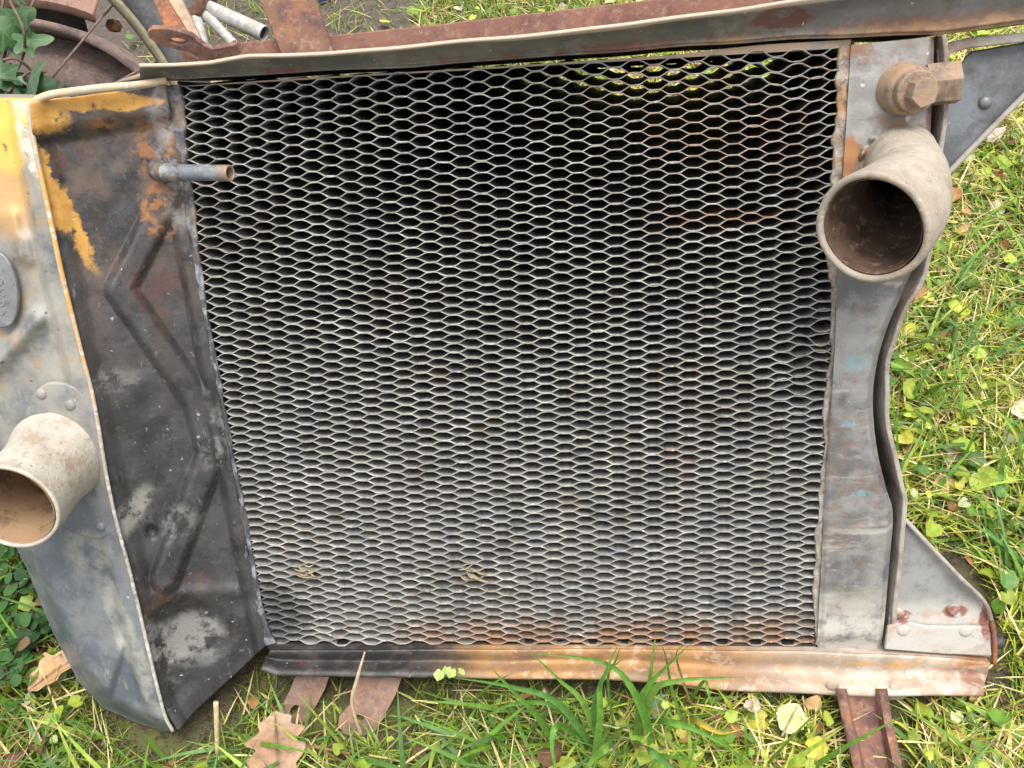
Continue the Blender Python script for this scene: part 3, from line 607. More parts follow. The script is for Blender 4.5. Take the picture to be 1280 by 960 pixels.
pipe('inlet_neck', [P(1122, 203, -0.004), P(1129, 212, 0.018), P(1131, 238, 0.050), P(1114, 265, 0.078), P(1089, 285, 0.104)], [0.0285, 0.0270, 0.0300, 0.0345, 0.0368], 0.0048, 0.86, M_NECKR, rad_, 64, 60, 1.0, 0.016, 9, False)
pipe('neck_bore', [P(1120, 203, -0.080), P(1121, 203, -0.035), P(1123, 205, 0.004), P(1129, 216, 0.026), P(1130, 240, 0.052), P(1113, 266, 0.079), P(1089.5, 284.5, 0.1035)], [0.0215, 0.0215, 0.0215, 0.0225, 0.0252, 0.0300, 0.0316], 0.0006, 0.02, M_BORE, rad_, 64, 40)
ragged_strip('solder_collar', [(1072, 222, 7), (1082, 188, 10), (1104, 168, 12), (1136, 166, 11), (1160, 186, 7)], M_END, 57, 0.003, 90, 12, 0.002, 0.006)
# drain plug
ax = np.array([0.18, -0.10, 1.0]); c0 = P(1123, 111, -0.002)
pl = cyl('drain_boss', c0, ax, 0.0205, 0.020, M_BOLT, rad_, 40, 0.003, 0.0165)
ax_ = ax / np.linalg.norm(ax)
cyl('plug_collar', c0 + ax_ * 0.019, ax, 0.0148, 0.008, M_BOLT, rad_, 36, 0.0015)
cyl('plug_head', c0 + ax_ * 0.026, ax, 0.0102, 0.011, M_BOLT, rad_, 6, 0.0005, None, 0.3)
c1 = P(1156, 107, 0.004); cyl('union_nut', c1, (1, 0.05, 0.12), 0.0155, 0.022, M_BOLT, rad_, 6, 0.0006, None, 0.35)
cyl('union_collar', c1 - np.array([0.012, 0, 0]), (1, 0.05, 0.12), 0.0125, 0.016, M_BOLT, rad_, 28, 0.001)

# --- strap along the end tank
STRAP = [(1172, 44), (1174, 110), (1170, 180), (1163, 260), (1150, 335), (1124, 386), (1107, 436), (1101, 492), (1105, 552), (1119, 606), (1124, 640), (1117, 704), (1109, 770), (1104, 812)]
def strap():
    p = smooth_poly(STRAP, 200); pts = []
    for off, z in ((0, -0.07), (0, 0.0), (0.8, 0.004), (6.7, 0.004), (7.5, 0.0), (7.5, -0.07)):
        q = np.array([P(x + off + 4.5 + 1.2 * math.sin(i * 0.11) + 0.8 * math.sin(i * 0.31), y, 0.004) for i, (x, y) in enumerate(p)]); q[:, 2] = z + 0.0006 * np.sin(np.arange(len(p)) * 0.37); pts.append(q)
    o = grid('side_strap', np.stack(pts, 0), M_STRAP, rad_); finish(o, 0.0008, 40)
strap()

# --- rails ---------------------------------------------------------------
def rail(name, lower, upper, prof, mat, n=220, seed=70, ends=True, thick=0.0025):
    """long pressed channel; lower/upper: its two edges in px; prof: (t across, z)"""
    a, b = poly_at(lower, n), poly_at(upper, n); m = 26; t = np.linspace(0, 1, m)
    zz = np.interp(t, [q[0] for q in prof], [q[1] for q in prof]); zz = np.convolve(np.r_[zz[0], zz[0], zz, zz[-1], zz[-1]], np.ones(5) / 5, 'valid')
    pts = np.zeros((n, m, 3))
    for i in range(n):
        for j in range(m):
            x = a[i, 0] * (1 - t[j]) + b[i, 0] * t[j]; y = a[i, 1] * (1 - t[j]) + b[i, 1] * t[j] + 0.7 * float(wob(i * 0.16, t[j], 1, seed + 9))
            pts[i, j] = P(x, y, zz[j] + 0.0009 * float(wob(i * 0.09, t[j] * 3, 1, seed)) + 0.0005 * float(wob(i * 0.4, t[j] * 5, 1, seed + 5)))
    o = grid(name, pts, mat, rad_); finish(o, 0, 60, thick); return pts
br = rail('bottom_rail', [(326, 836), (345, 843), (560, 846), (760, 848), (800, 851), (846, 854), (900, 861), (1045, 868), (1228, 869)],
          [(338, 812), (560, 811), (800, 811), (1024, 814), (1105, 817), (1236, 826)],
          [(0, 0.020), (0.10, 0.021), (0.25, 0.012), (0.45, 0.002), (0.7, -0.001), (0.84, 0.0035), (1, 0.004)], M_BRAIL, seed=71)
e = br[:, -1].copy(); b_ = e.copy(); b_[:, 2] = -D; grid('rail_web', np.stack([e, b_], 0), M_BRAIL, rad_)
tr = rail('top_rail', [(176, 97), (300, 92), (400, 85), (520, 80), (640, 70), (720, 65), (860, 54), (1000, 45), (1170, 39), (1330, 20)],
          [(174, 79), (215, 78), (262, 76), (310, 68), (415, 64), (560, 51), (700, 38), (860, 18), (1000, -2), (1330, -46)],
          [(0, 0.003), (0.15, 0.0035), (0.4, 0.008), (0.7, 0.015), (0.92, 0.024), (1, 0.026)], M_TRAIL, seed=72)
e = tr[:, 0].copy(); b_ = e.copy(); b_[:, 2] = -D; b_[:, 1] += 0.002; o = grid('rail_web', np.stack([e, b_], 0), M_TRAIL, rad_); finish(o, 0, 0, 0.002)
# rear flange of the top rail
def bar(name, pts, depth, mat, **k): return prism(name, pts, depth, mat, rad_, **k)
bar('rear_flange', [P(296, 74, -0.045), P(296, 53, -0.045), P(415, 44, -0.045), P(560, 29, -0.045), P(720, 10, -0.045), P(900, -10, -0.045), P(1040, -28, -0.045), P(1040, 30, -0.045), P(720, 60, -0.045), P(415, 84, -0.045)], 0.006, M_RUSTR)
# big rusty plate standing up behind the top rail
bar('mounting_plate', [P(352, 70, -0.030), P(300, -60, -0.05), P(376, -60, -0.05), P(396, 6, -0.042), P(417, 66, -0.030)], 0.006, M_PLATE)
# bent tab with a hole, and its arm
def tab():
    out = [(186, 48), (184, 41), (190, 36), (216, 37), (240, 45), (252, 55), (264, 62), (296, 56), (302, 66), (288, 74), (262, 78), (236, 66), (200, 57)]
    hole = [(222 + 11 * math.cos(a), 52 + 4.4 * math.sin(a) + 0.12 * 11 * math.cos(a)) for a in np.linspace(0, 2 * np.pi, 20, endpoint=False)]
    zf = lambda x, y: 0.006 + 0.0010 * (78 - y) * 0.35
    prism('hole_tab', [P(x, y, zf(x, y)) for x, y in out], 0.004, M_RUST2, rad_, [[P(x, y, zf(x, y)) for x, y in hole]], 0.0005, (0.0, 0.75, -0.65))
    bar('tab_foot', [P(226, 62, -0.004), P(262, 70, -0.004), P(262, 82, -0.004), P(227, 82, -0.004)], 0.012, M_RUST2)
    bar('tab_arm', [P(178, -30, -0.07), P(190, -30, -0.07), P(240, 50, -0.02), P(214, 56, -0.02)], 0.005, M_RUST)
tab()
# end splinter of the rail at the left
sweep('rail_splinter', [P(146, 103, 0.004), P(170, 97, 0.006), P(192, 91, 0.004)], [0.0008, 0.002, 0.0022], M_CORE, rad_, 8, smooth_n=12)
# --- gussets at the right
bar('upper_gusset', [P(1186, 106, -0.014), P(1208, 70, -0.014), P(1215, 64, -0.014), P(1330, 44, -0.014), P(1330, 74, -0.014), P(1284, 117, -0.014), P(1186, 220, -0.014), P(1176, 220, -0.014), P(1176, 106, -0.014)], 0.003, M_DARKG)
sweep('gusset_lip', [P(1180, 222, -0.012), P(1232, 168, -0.011), P(1284, 116, -0.011), P(1340, 62, -0.011)], 0.0022, M_STRAP, rad_, 10, smooth_n=30)
dome('rivet', P(1231, 128, -0.014), (0, 0, 1), 0.005, 0.004, M_DARKG, rad_)
o = bar('gusset_flange', [P(1172, 62, -0.004), P(1178, 55, -0.004), P(1210, 47, -0.004), P(1330, 36, -0.004), P(1330, 47, -0.004), P(1214, 60, -0.004), P(1190, 66, -0.004), P(1183, 82, -0.004), P(1182, 116, -0.004), P(1174, 116, -0.004)], 0.003, M_STRAP)
bar('lower_gusset', [P(1126, 648, 0.0), P(1132, 652, 0.0), P(1226, 750, 0.0), P(1238, 776, 0.0), P(1242, 800, 0.0), P(1240, 822, 0.0), P(1112, 812, 0.0), P(1110, 790, 0.0), P(1120, 704, 0.0)], 0.004, M_GLOW)
bar('gusset_plate', [P(1106, 812, 0.0052), P(1110, 784, 0.0052), P(1130, 777, 0.0052), P(1160, 784, 0.0052), P(1236, 784, 0.0052), P(1240, 820, 0.0052), P(1180, 818, 0.0052)], 0.004, M_GLOW)
sweep('gusset_lip', [P(1128, 646, 0.002), P(1160, 680, 0.005), P(1200, 722, 0.006), P(1230, 752, 0.005), P(1239, 775, 0.003)], 0.0020, M_STRAP, rad_, 10, smooth_n=30)
sweep('gusset_lip', [P(1239, 775, 0.0), P(1243, 800, 0.002), P(1243, 830, 0.002)], 0.0022, M_RUST, rad_, 10, smooth_n=20)
for x, y in ((1122, 767), (1192, 762)): dome('rivet', P(x, y, 0.0005), (0, 0, 1), 0.0058, 0.0018, M_GLOW, rad_)
for x, y in ((1129, 788), (1207, 789)): dome('rivet', P(x, y, 0.005), (0, 0, 1), 0.0055, 0.002, M_GLOW, rad_)
for x, y in ((1041, 857), (1120, 860)): dome('rivet', P(x, y, 0.0195), (0, 0, 1), 0.0055, 0.0017, M_BRAIL, rad_)
cyl('bolt_end', P(1238, 803, -0.006), (1, 0, 0), 0.0055, 0.010, M_BLACK, rad_, 20)
# --- legs and straps under the bottom rail
def local(p): return MW.inverted() @ Vector(p)
def gp(px, py, h): return np.array(local(G(px, py, h)))
def channel_leg():
    """U-section leg running from under the rail over the grass towards the viewer"""
    def at(px, py, h): return gp(px, py, h)
    rows = []
    for py, xl, xr in ((862, 1047, 1105), (900, 1055, 1111), (960, 1069, 1124), (1010, 1081, 1135)):
        h = 0.020 - (py - 862) * 0.00003
        rows.append([at(xl - 3, py, h + 0.012), at(xl + 5, py, h + 0.012), at(xl + 9, py, h), at(xr - 11, py, h), at(xr - 4, py, h + 0.012), at(xr + 3, py, h + 0.012)])
    o = grid('channel_leg', np.array(rows), M_RUST2, rad_); finish(o, 0, 30, 0.003)
    bar('leg_lug', [P(1030, 864, 0.016), P(1068, 868, 0.016), P(1062, 875, 0.016), P(1046, 875, 0.016)], 0.003, M_CORE)
    bar('leg_lug', [P(1108, 868, 0.016), P(1136, 869, 0.016), P(1130, 875, 0.016), P(1112, 876, 0.016)], 0.003, M_CORE)
channel_leg()
def strap_down(out, hole, hz):
    zf = lambda y: 0.006 + (y - 840) * hz
    prism('strap_leg', [P(x, y, zf(y)) for x, y in out], 0.004, M_TAB, rad_, [[P(x, y, zf(y)) for x, y in hole]], 0.0008)
el = lambda cx, cy, a, b, r: [(cx + a * math.cos(t) * math.cos(r) - b * math.sin(t) * math.sin(r), cy + a * math.cos(t) * math.sin(r) + b * math.sin(t) * math.cos(r)) for t in np.linspace(0, 2 * np.pi, 18, endpoint=False)]
strap_down([(372, 838), (414, 838), (406, 862), (386, 900), (376, 914), (364, 918), (350, 914), (342, 908), (343, 898), (360, 868)], el(368, 889, 8, 5, -1.0), 0.0002)
strap_down([(450, 840), (505, 840), (494, 870), (478, 900), (466, 916), (448, 921), (430, 918), (422, 908), (424, 896), (438, 880)], el(448, 898, 7, 4, 0.1), 0.0003)

# ------------------------------------------------------------------ things behind the radiator
M_TYRE = mat_plain('old_tyre_rubber', (0.045, 0.047, 0.05), (0.085, 0.085, 0.085), 0.75, 0.0, 60, False, 0.5)
M_RIM = mat_plain('bicycle_rim', (0.15, 0.135, 0.085), (0.22, 0.18, 0.11), 0.6, 0.2, 60, False)
M_WHITE = mat_plain('worn_white_paint', (0.42, 0.41, 0.385), (0.30, 0.285, 0.26), 0.55, 0.0, 60, False)
M_WOOD = Mat('weathered_wood', (0.36, 0.26, 0.17), 0.85, 0, 0.01, 40); M_WOOD.lay((0.22, 0.15, 0.10), M_WOOD.noise(60, 0.45, 0.62, stretch=(1, 1, 0.15)), 0.8); M_WOOD.bump(M_WOOD.raw(160, 5, 0.6, (1, 1, 0.1)), 0.5, 0.002); M_WOOD = M_WOOD.done()
M_DRUMR = mat_rust('rust_dusty', (0.145, 0.105, 0.09), (0.2, 0.13, 0.10), (0.075, 0.055, 0.05), 0.5)
M_GUARD = mat_rust('rust_pink', (0.32, 0.19, 0.15), (0.36, 0.2, 0.14), (0.2, 0.11, 0.09), 0.6)
VIEW = (MWn[:3, :3] @ R[2])
def place(parent, *objs):
    for o in objs: o.parent = parent; o.matrix_parent_inverse = Matrix.Translation(-Vector(parent.location))
def basis(dvec):
    """two axes across a facing direction"""
    d = np.array(dvec, float); d /= np.linalg.norm(d); u = np.cross(d, [0, 0, 1.0]); u /= np.linalg.norm(u); return d, u, np.cross(u, d)
def ring(name, c, axes, prof, mat, a0=0.0, a1=2 * np.pi, n=160, closed_prof=True):
    """lathe of (radius, along axis) profile round c"""
    d, u, w = axes; th = np.linspace(a0, a1, n); pr = list(prof) + ([prof[0]] if closed_prof else [])
    pts = np.array([[c + (u * math.cos(t) + w * math.sin(t)) * r + d * z for r, z in pr] for t in th])
    return grid(name, pts, mat, None)
def bicycle_wheel():
    c = Q(-88, 250, 1.02); ax = basis(np.array([0.12, -0.80, 0.50])); b = c.copy(); b[2] = 0
    t = thing('bicycle_wheel', 'old spoked bicycle wheel with cracked black tyre behind the tank', 'wheel', c)
    R0 = 0.352
    ty = ring('tyre', c, ax, [(R0 + 0.017 * math.cos(a) - 0.010, 0.017 * math.sin(a)) for a in np.linspace(0, 2 * np.pi, 18, endpoint=False)], M_TYRE, n=260)
    me = ty.data; co = np.empty(len(me.vertices) * 3, np.float32); me.vertices.foreach_get('co', co); co = co.reshape(-1, 3); co += rng.normal(0, 0.0004, co.shape).astype(np.float32); me.vertices.foreach_set('co', co.ravel())
    rm = ring('rim', c, ax, [(R0 - 0.030, -0.012), (R0 - 0.022, -0.013), (R0 - 0.022, 0.013), (R0 - 0.030, 0.012), (R0 - 0.036, 0.0)], M_RIM)
    hb = ring('hub', c, ax, [(0.0, -0.04), (0.018, -0.04), (0.018, -0.03), (0.012, -0.028), (0.012, 0.028), (0.018, 0.03), (0.018, 0.04), (0, 0.04)], M_RUST, closed_prof=False, n=30)
    place(t, ty, rm, hb)
    for k in range(28):
        a = 2 * math.pi * k / 28 + 0.08; s = 0.45 * (1 if k % 2 else -1); z = 0.03 if k % 4 < 2 else -0.03
        p0 = c + (ax[1] * math.cos(a + s) + ax[2] * math.sin(a + s)) * 0.017 + ax[0] * z; p1 = c + (ax[1] * math.cos(a) + ax[2] * math.sin(a)) * (R0 - 0.032)
        o = sweep('spoke', [p0, p1], 0.0013, M_DRUMR, None, 6, smooth_n=0); n_ = sweep('nipple', [p1 + (p0 - p1) * 0.06, p1], 0.0019, M_RIM, o, 6, smooth_n=0)
        o.parent = t; o.matrix_parent_inverse = Matrix.Translation(-Vector(t.location))
bicycle_wheel()
def steel_wheel():
    c = Q(62, 274, 1.22); ax = basis(np.array([0.0, -0.78, 0.55])); k = 1.22 / F
    t = thing('steel_wheel', 'rusty slotted steel wheel leaning behind the orange tank', 'wheel', c)
    o1 = ring('rim', c, ax, [(230 * k, -0.02), (232 * k, 0.03), (224 * k, 0.034), (220 * k, 0.0), (214 * k, -0.02)], M_DRUMR)
    o2 = ring('disc', c, ax, [(216 * k, -0.018), (190 * k, 0.012), (168 * k, 0.018), (160 * k, 0.012), (190 * k, -0.01)], M_DRUMR)
    place(t, o1, o2)
    for q in range(40):
        a0 = q * 2 * np.pi / 40; o = ring('slot_bar', c, ax, [(162 * k, 0.0), (162 * k, 0.014), (128 * k, 0.014), (128 * k, 0.0)], M_BLACK if q % 2 else M_DRUMR, a0, a0 + 0.07, 4); place(t, o)
    o3 = ring('centre', c, ax, [(130 * k, 0.014), (60 * k, 0.02), (0, 0.02)], M_DRUMR, closed_prof=False); place(t, o3)
    c2 = Q(60, 279, 1.26)
    t2 = thing('mudguard', 'pinkish rusty curved mudguard above the slotted steel wheel', 'mudguard', c2)
    g = ring('guard_skin', c2, ax, [(260 * k, -0.006), (262 * k, 0.0), (268 * k, 0.006), (306 * k, 0.004), (312 * k, -0.02), (314 * k, -0.10)], M_GUARD, 0.75, 2.0, 90, False); finish(g, 0, 40, 0.003)
    b = ring('guard_dark_arc', c2, ax, [(218 * k, -0.045), (240 * k, -0.03), (263 * k, -0.008)], M_BLACK, 0.8, 1.92, 60, False)  # flat black arc below the skin, for the guard's dark underside
    lug = cyl('guard_bolt', Q(146, 33, 1.25), ax[0], 0.009, 0.016, M_RUST, None, 6)
    place(t2, g, b, lug)
steel_wheel()
def white_wheel():
    c = Q(240, 0, 1.36); ax = basis(np.array([-0.15, -0.8, 0.55])); k = 1.36 / F
    t = thing('spoked_hub', 'rusty hub with white tubular spokes behind the top rail', 'wheel hub', c)
    place(t, ring('hub_ring', c, ax, [(13 * k, 0.0), (13 * k, 0.02), (25 * k, 0.016), (25 * k, -0.02)], M_RUST2, n=50), cyl('hub_cap', c - ax[0] * 0.01, ax[0], 12 * k, 0.022, mat_plain('hub_grey', (0.2, 0.2, 0.2), (0.3, 0.3, 0.29), 0.5, 0.3, 60, False), None, 30, 0.002))
    for (x, y, r0, r1) in ((330, 42, 9, 10), (292, 55, 7, 6), (254, 62, 8, 8), (200, 40, 7, 7), (180, -60, 8, 8), (300, -70, 8, 8)):
        d = np.array([x - 240, y, 0.0]); d /= np.linalg.norm(d)
        p0 = Q(240 + d[0] * 20, d[1] * 20, 1.36); p1 = Q(x, y, 1.34)
        o = pipe('spoke', [p0, p0 * 0.5 + p1 * 0.5, p1], [r0 * k, (r0 + r1) / 2 * k, r1 * k], 0.002, 0.9, M_WHITE, None, 20, 24, close=False); place(t, o); q = sweep('spoke_dark_plug', [p0 * 0.15 + p1 * 0.85, p0 * 0.05 + p1 * 0.95], [(r1 - 1.8) * k], M_BLACK, None, 16, smooth_n=0); place(t, q)  # black plug put in for the shade inside each open spoke end
white_wheel()
def post():
    a, b = Q(194, -40, 1.22), Q(243, 62, 1.16); b[2] = max(b[2], 0.05)
    t = tag(mesh('wooden_stake', [], [], M_WOOD), 'tan weathered wooden stake leaning beside the white spokes', 'stake')
    d = b - a; d /= np.linalg.norm(d); u = np.cross(d, VIEW); u /= np.linalg.norm(u); w = np.cross(u, d); hw = 0.0148
    v = []
    for p in (a - d * 0.3, b + d * 0.25):
        for s1, s2 in ((-1, -0.4), (1, -0.4), (1, 0.4), (-1, 0.4)): v.append(p + u * hw * s1 + w * hw * s2)
    t.data.from_pydata([tuple(p) for p in v], [], [(0, 1, 2, 3), (7, 6, 5, 4), (0, 4, 5, 1), (1, 5, 6, 2), (2, 6, 7, 3), (3, 7, 4, 0)]); t.data.update(); finish(t, 0.002, 30)
post()
def blue_post():
    c = G(452, -60, 0.0)
    t = cyl('blue_pipe', Q(392, 16, 1.7) - np.array([0, 0, 0.3]), (0.05, 0.1, 1), 0.010, 0.6, mat_plain('dark_blue_paint', (0.03, 0.06, 0.10), (0.05, 0.08, 0.12), 0.5, 0, 40, False), None, 16)
    tag(t, 'thin dark blue pipe standing behind the rusty plate', 'pipe')
blue_post()

# ------------------------------------------------------------------ vegetation
M_GRASS = mat_leafy('grass_blades', 0.35, 0.45); M_LEAF = mat_leafy('ground_leaves', 0.3, 0.45); M_DRY = mat_leafy('dry_leaves', 0.15, 0.75)
MWi = np.linalg.inv(MWn)
def to_local(p): return (p - MWn[:3, 3]) @ MWn[:3, :3]
def to_px(p):
    q = (to_local(p) - CAM) @ R.T; return np.column_stack([q[:, 0] / q[:, 2] * F + 640, q[:, 1] / q[:, 2] * F + 480, q[:, 2]])
def clear_of_radiator(x, y, h):
    """True where a plant of height h rooted at x, y does not grow through the radiator"""
    ok = np.ones(len(x), bool)
    for hh in (0.0, 0.35, 0.7, 1.0):
        l = to_local(np.column_stack([x, y, h * hh])); X, Y, Z = l.T
        inside = (X > -0.02) & (X < 0.68) & (Y > -0.028) & (Y < 0.56) & (Z > -D - 0.01) & (Z < 0.022)
        tank = in_poly(X, Y, TANK_XY) & (Z > -D - 0.01) & (Z < 0.062)
        ok &= ~(inside | tank)
    q = to_px(np.column_stack([x, y, 0 * x + 0.015]))
    for a, b, c, d in ((1048, 850, 1150, 1010), (338, 836, 412, 920), (420, 836, 508, 924)):
        ok &= ~((q[:, 0] > a) & (q[:, 0] < c) & (q[:, 1] > b) & (q[:, 1] < d))
    return ok
def touches(V):
    l = to_local(V.reshape(-1, 3)); X, Y, Z = l.T
    a = (X > -0.01) & (X < 0.665) & (Y > -0.034) & (Y < 0.52) & (Z > -D) & (Z < 0.023)
    a |= in_poly(X, Y, TANK_XY) & (Z > -D) & (Z < 0.058)
    return a.reshape(V.shape[:2]).any(1)
def in_poly(X, Y, poly):
    r = np.zeros(len(X), bool); j = len(poly) - 1
    for i in range(len(poly)):
        (xi, yi), (xj, yj) = poly[i], poly[j]; c = ((yi > Y) != (yj > Y)) & (X < (xj - xi) * (Y - yi) / (yj - yi + 1e-12) + xi); r ^= c; j = i
    return r
TANK_XY = [tuple(P(x, y, 0.03)[:2]) for x, y in ((-100, 105), (-100, 430), (-64, 565), (0, 660), (28, 718), (60, 796), (94, 858), (126, 892), (172, 912), (216, 926), (240, 918), (345, 815), (345, 90))]
def color_attr(me, col):
    a = me.color_attributes.new('Col', 'FLOAT_COLOR', 'POINT'); c = np.ones((len(col), 4), np.float32); c[:, :3] = col; a.data.foreach_set('color', c.ravel())
def palette(n, items):
    """random mix of colours with jitter"""
    w = np.array([i[1] for i in items], float); idx = rng.choice(len(items), n, p=w / w.sum()); c = np.array([i[0] for i in items], float)[idx]
    return np.clip(c * rng.uniform(0.75, 1.3, (n, 1)) * rng.uniform(0.93, 1.07, (n, 3)), 0, 1)
def blades(name, x, y, hgt, wid, lean, col, mat, segs=4, tipcol=None, z0=None, curl=0.6):
    n = len(x); az = rng.uniform(0, 2 * np.pi, n); d = np.stack([np.cos(az), np.sin(az)], 1)
    tw = az + np.pi / 2 + rng.normal(0, 0.5, n); wv = np.stack([np.cos(tw), np.sin(tw), rng.normal(0, 0.25, n)], 1)
    z = (ground_z(x, y) if z0 is None else z0)
    V = np.zeros((n, segs * 2 + 1, 3)); C = np.zeros((n, segs * 2 + 1, 3))
    bend = rng.uniform(0.3, 1.0, n) * curl
    for s in range(segs + 1):
        t = s / segs; ang = lean + bend * t * 1.4
        # arc length integration, close enough with the mean angle
        am = lean + bend * t * 0.7
        px = np.stack([x + d[:, 0] * hgt * t * np.sin(am), y + d[:, 1] * hgt * t * np.sin(am), z - 0.004 + hgt * t * np.cos(am)], 1)
        w = wid * (1 - t ** 1.8) * (0.7 + 0.6 * min(t * 3, 1) * 0.6)
        c = col if tipcol is None else col * (1 - t ** 2) + tipcol * t ** 2
        if s < segs:
            V[:, 2 * s] = px - wv * w[:, None] / 2; V[:, 2 * s + 1] = px + wv * w[:, None] / 2; C[:, 2 * s] = c; C[:, 2 * s + 1] = c
        else: V[:, 2 * s] = px; C[:, 2 * s] = c
    keep = ~touches(V); V, C = V[keep], C[keep]; n = len(V)
    m = segs * 2 + 1; base = (np.arange(n) * m)[:, None]
    tris = []
    for s in range(segs - 1):
        a = 2 * s; tris += [[a, a + 1, a + 3], [a, a + 3, a + 2]]
    a = 2 * (segs - 1); tris.append([a, a + 1, a + 2])
    tri = (base[:, None, :] + np.array(tris)[None]).reshape(-1, 3)
    me = bpy.data.meshes.new(name); fast_mesh(me, V.reshape(-1, 3), tri); color_attr(me, C.reshape(-1, 3)); return link(name, me, mat)
def leaf_template(lobes=0, notch=0.0, n=14, point=0.0, cup=0.15):
    """flat leaf fan of unit length: stalk at the origin, tip along +x"""
    a = np.linspace(-np.pi, np.pi, n, endpoint=False); r = 0.5 * (1 + 0.10 * np.cos(lobes * a) if lobes else np.ones(n))
    r = r * (1 - notch * np.exp(-((np.abs(a) - np.pi) / 0.35) ** 2)) * (1 + point * np.exp(-(a / 0.35) ** 2))
    x = 0.5 + r * np.cos(a); y = r * np.sin(a) * 0.95
    v = np.column_stack([np.r_[0.45, x], np.r_[0, y], np.r_[0, cup * np.abs(y) * 2 + 0.04 * np.sin(a * 3)]])
    f = np.array([[0, 1 + i, 1 + (i + 1) % n] for i in range(n)]); return v, f
def rot_zyx(az, tilt, roll):
    ca, sa, ct, st, cr, sr = np.cos(az), np.sin(az), np.cos(tilt), np.sin(tilt), np.cos(roll), np.sin(roll)
    Rz = np.zeros((len(az), 3, 3)); Rz[:, 0, 0] = ca; Rz[:, 0, 1] = -sa; Rz[:, 1, 0] = sa; Rz[:, 1, 1] = ca; Rz[:, 2, 2] = 1
    Ry = np.zeros_like(Rz); Ry[:, 0, 0] = ct; Ry[:, 0, 2] = -st; Ry[:, 2, 0] = st; Ry[:, 2, 2] = ct; Ry[:, 1, 1] = 1
    Rx = np.zeros_like(Rz); Rx[:, 1, 1] = cr; Rx[:, 1, 2] = -sr; Rx[:, 2, 1] = sr; Rx[:, 2, 2] = cr; Rx[:, 0, 0] = 1
    return Rz @ Ry @ Rx
def leaves(name, x, y, z, size, tilt, col, mat, templates):
    Vs, Fs, Cs = [], [], []; off = 0; pick = rng.integers(0, len(templates), len(x))
    for k, (v, f) in enumerate(templates):
        i = np.where(pick == k)[0]; n = len(i)
        if not n: continue
        M = rot_zyx(rng.uniform(0, 2 * np.pi, n), rng.normal(0, tilt, n), rng.normal(0, tilt, n))
        P_ = np.einsum('nij,nvj->nvi', M, v[None] * size[i][:, None, None] * np.array([1, 1, 1])) + np.stack([x[i], y[i], z[i]], 1)[:, None, :]
        if name != 'leaf': kp = ~touches(P_); P_, i = P_[kp], i[kp]; n = len(i)
        Vs.append(P_.reshape(-1, 3)); Fs.append((f[None] + (np.arange(n) * len(v))[:, None, None] + off).reshape(-1, 3)); off += n * len(v)
        c = np.repeat(col[i][:, None, :], len(v), 1); c[:, 0] *= 1.15; Cs.append(c.reshape(-1, 3))
    me = bpy.data.meshes.new(name); fast_mesh(me, np.vstack(Vs), np.vstack(Fs)); color_attr(me, np.vstack(Cs)); return link(name, me, mat)
def scatter(n, x0, x1, y0, y1, dens=None, h=0.0):
    x = rng.uniform(x0, x1, n); y = rng.uniform(y0, y1, n); ok = clear_of_radiator(x, y, np.full(n, h))
    # bare earth far behind at the left
    bare = (y > 0.62 + 0.06 * wob(x, y, 12, 81)) & (x < 0.02 + 0.06 * wob(x, y, 14, 82)) & (y < 1.6); ok &= ~(bare & (rng.random(n) > 0.10))
    if dens is not None: ok &= rng.random(n) < dens(x, y)
    return x[ok], y[ok]
LEAFY = [leaf_template(5, 0.5), leaf_template(3, 0.6, 14, 0.1), leaf_template(7, 0.3, 16, 0.05, 0.25), leaf_template(0, 0.2, 12, 0.4, 0.1)]
right = lambda x, y: sstep(0.26, 0.40, x)                       # 1 at the right, where bright light is put into grass and straw colours
patch = lambda x, y, s, k: np.clip(0.5 + 0.5 * wob(x, y, s, k), 0, 1)
G_MID = (0.13, 0.25, 0.032); G_YEL = (0.26, 0.32, 0.04); G_DARK = (0.04, 0.10, 0.02); G_BLUE = (0.12, 0.23, 0.06); STRAW = (0.52, 0.43, 0.21); BROWN = (0.17, 0.09, 0.04); LIME = (0.33, 0.42, 0.06)
ZONE = (-0.55, 1.05, -0.42, 1.45)
# moss and fine shoots
x, y = scatter(190000, -0.55, 1.0, -0.40, 0.95)
tag(blades('moss', x, y, rng.uniform(0.006, 0.020, len(x)), rng.uniform(0.0012, 0.0028, len(x)), rng.uniform(0, 1.1, len(x)), palette(len(x), [((0.13, 0.15, 0.025), 4), (G_YEL, 2), (G_DARK, 2), ((0.2, 0.15, 0.06), 1.5)]), M_GRASS, 2), kind='stuff')
# short grass
x, y = scatter(235000, *ZONE, h=0.03, dens=lambda x, y: 0.5 + 0.5 * patch(x, y, 14, 83))
n = len(x); tag(blades('short_grass', x, y, rng.uniform(0.015, 0.055, n), rng.uniform(0.0013, 0.0034, n), rng.uniform(0.2, 1.4, n), palette(n, [(G_MID, 4), (G_YEL, 3), (LIME, 2), (G_BLUE, 2), (G_DARK, 1)]) * (1 + np.outer(right(x, y), (0.85, 0.6, 0.5))), M_GRASS, 3, palette(n, [(G_YEL, 3), (LIME, 3), (STRAW, 1.2), (G_MID, 1.5)]) * (1 + np.outer(right(x, y), (0.85, 0.6, 0.5)))), kind='stuff')  # yellower at the right, with the strong light there included in the tint
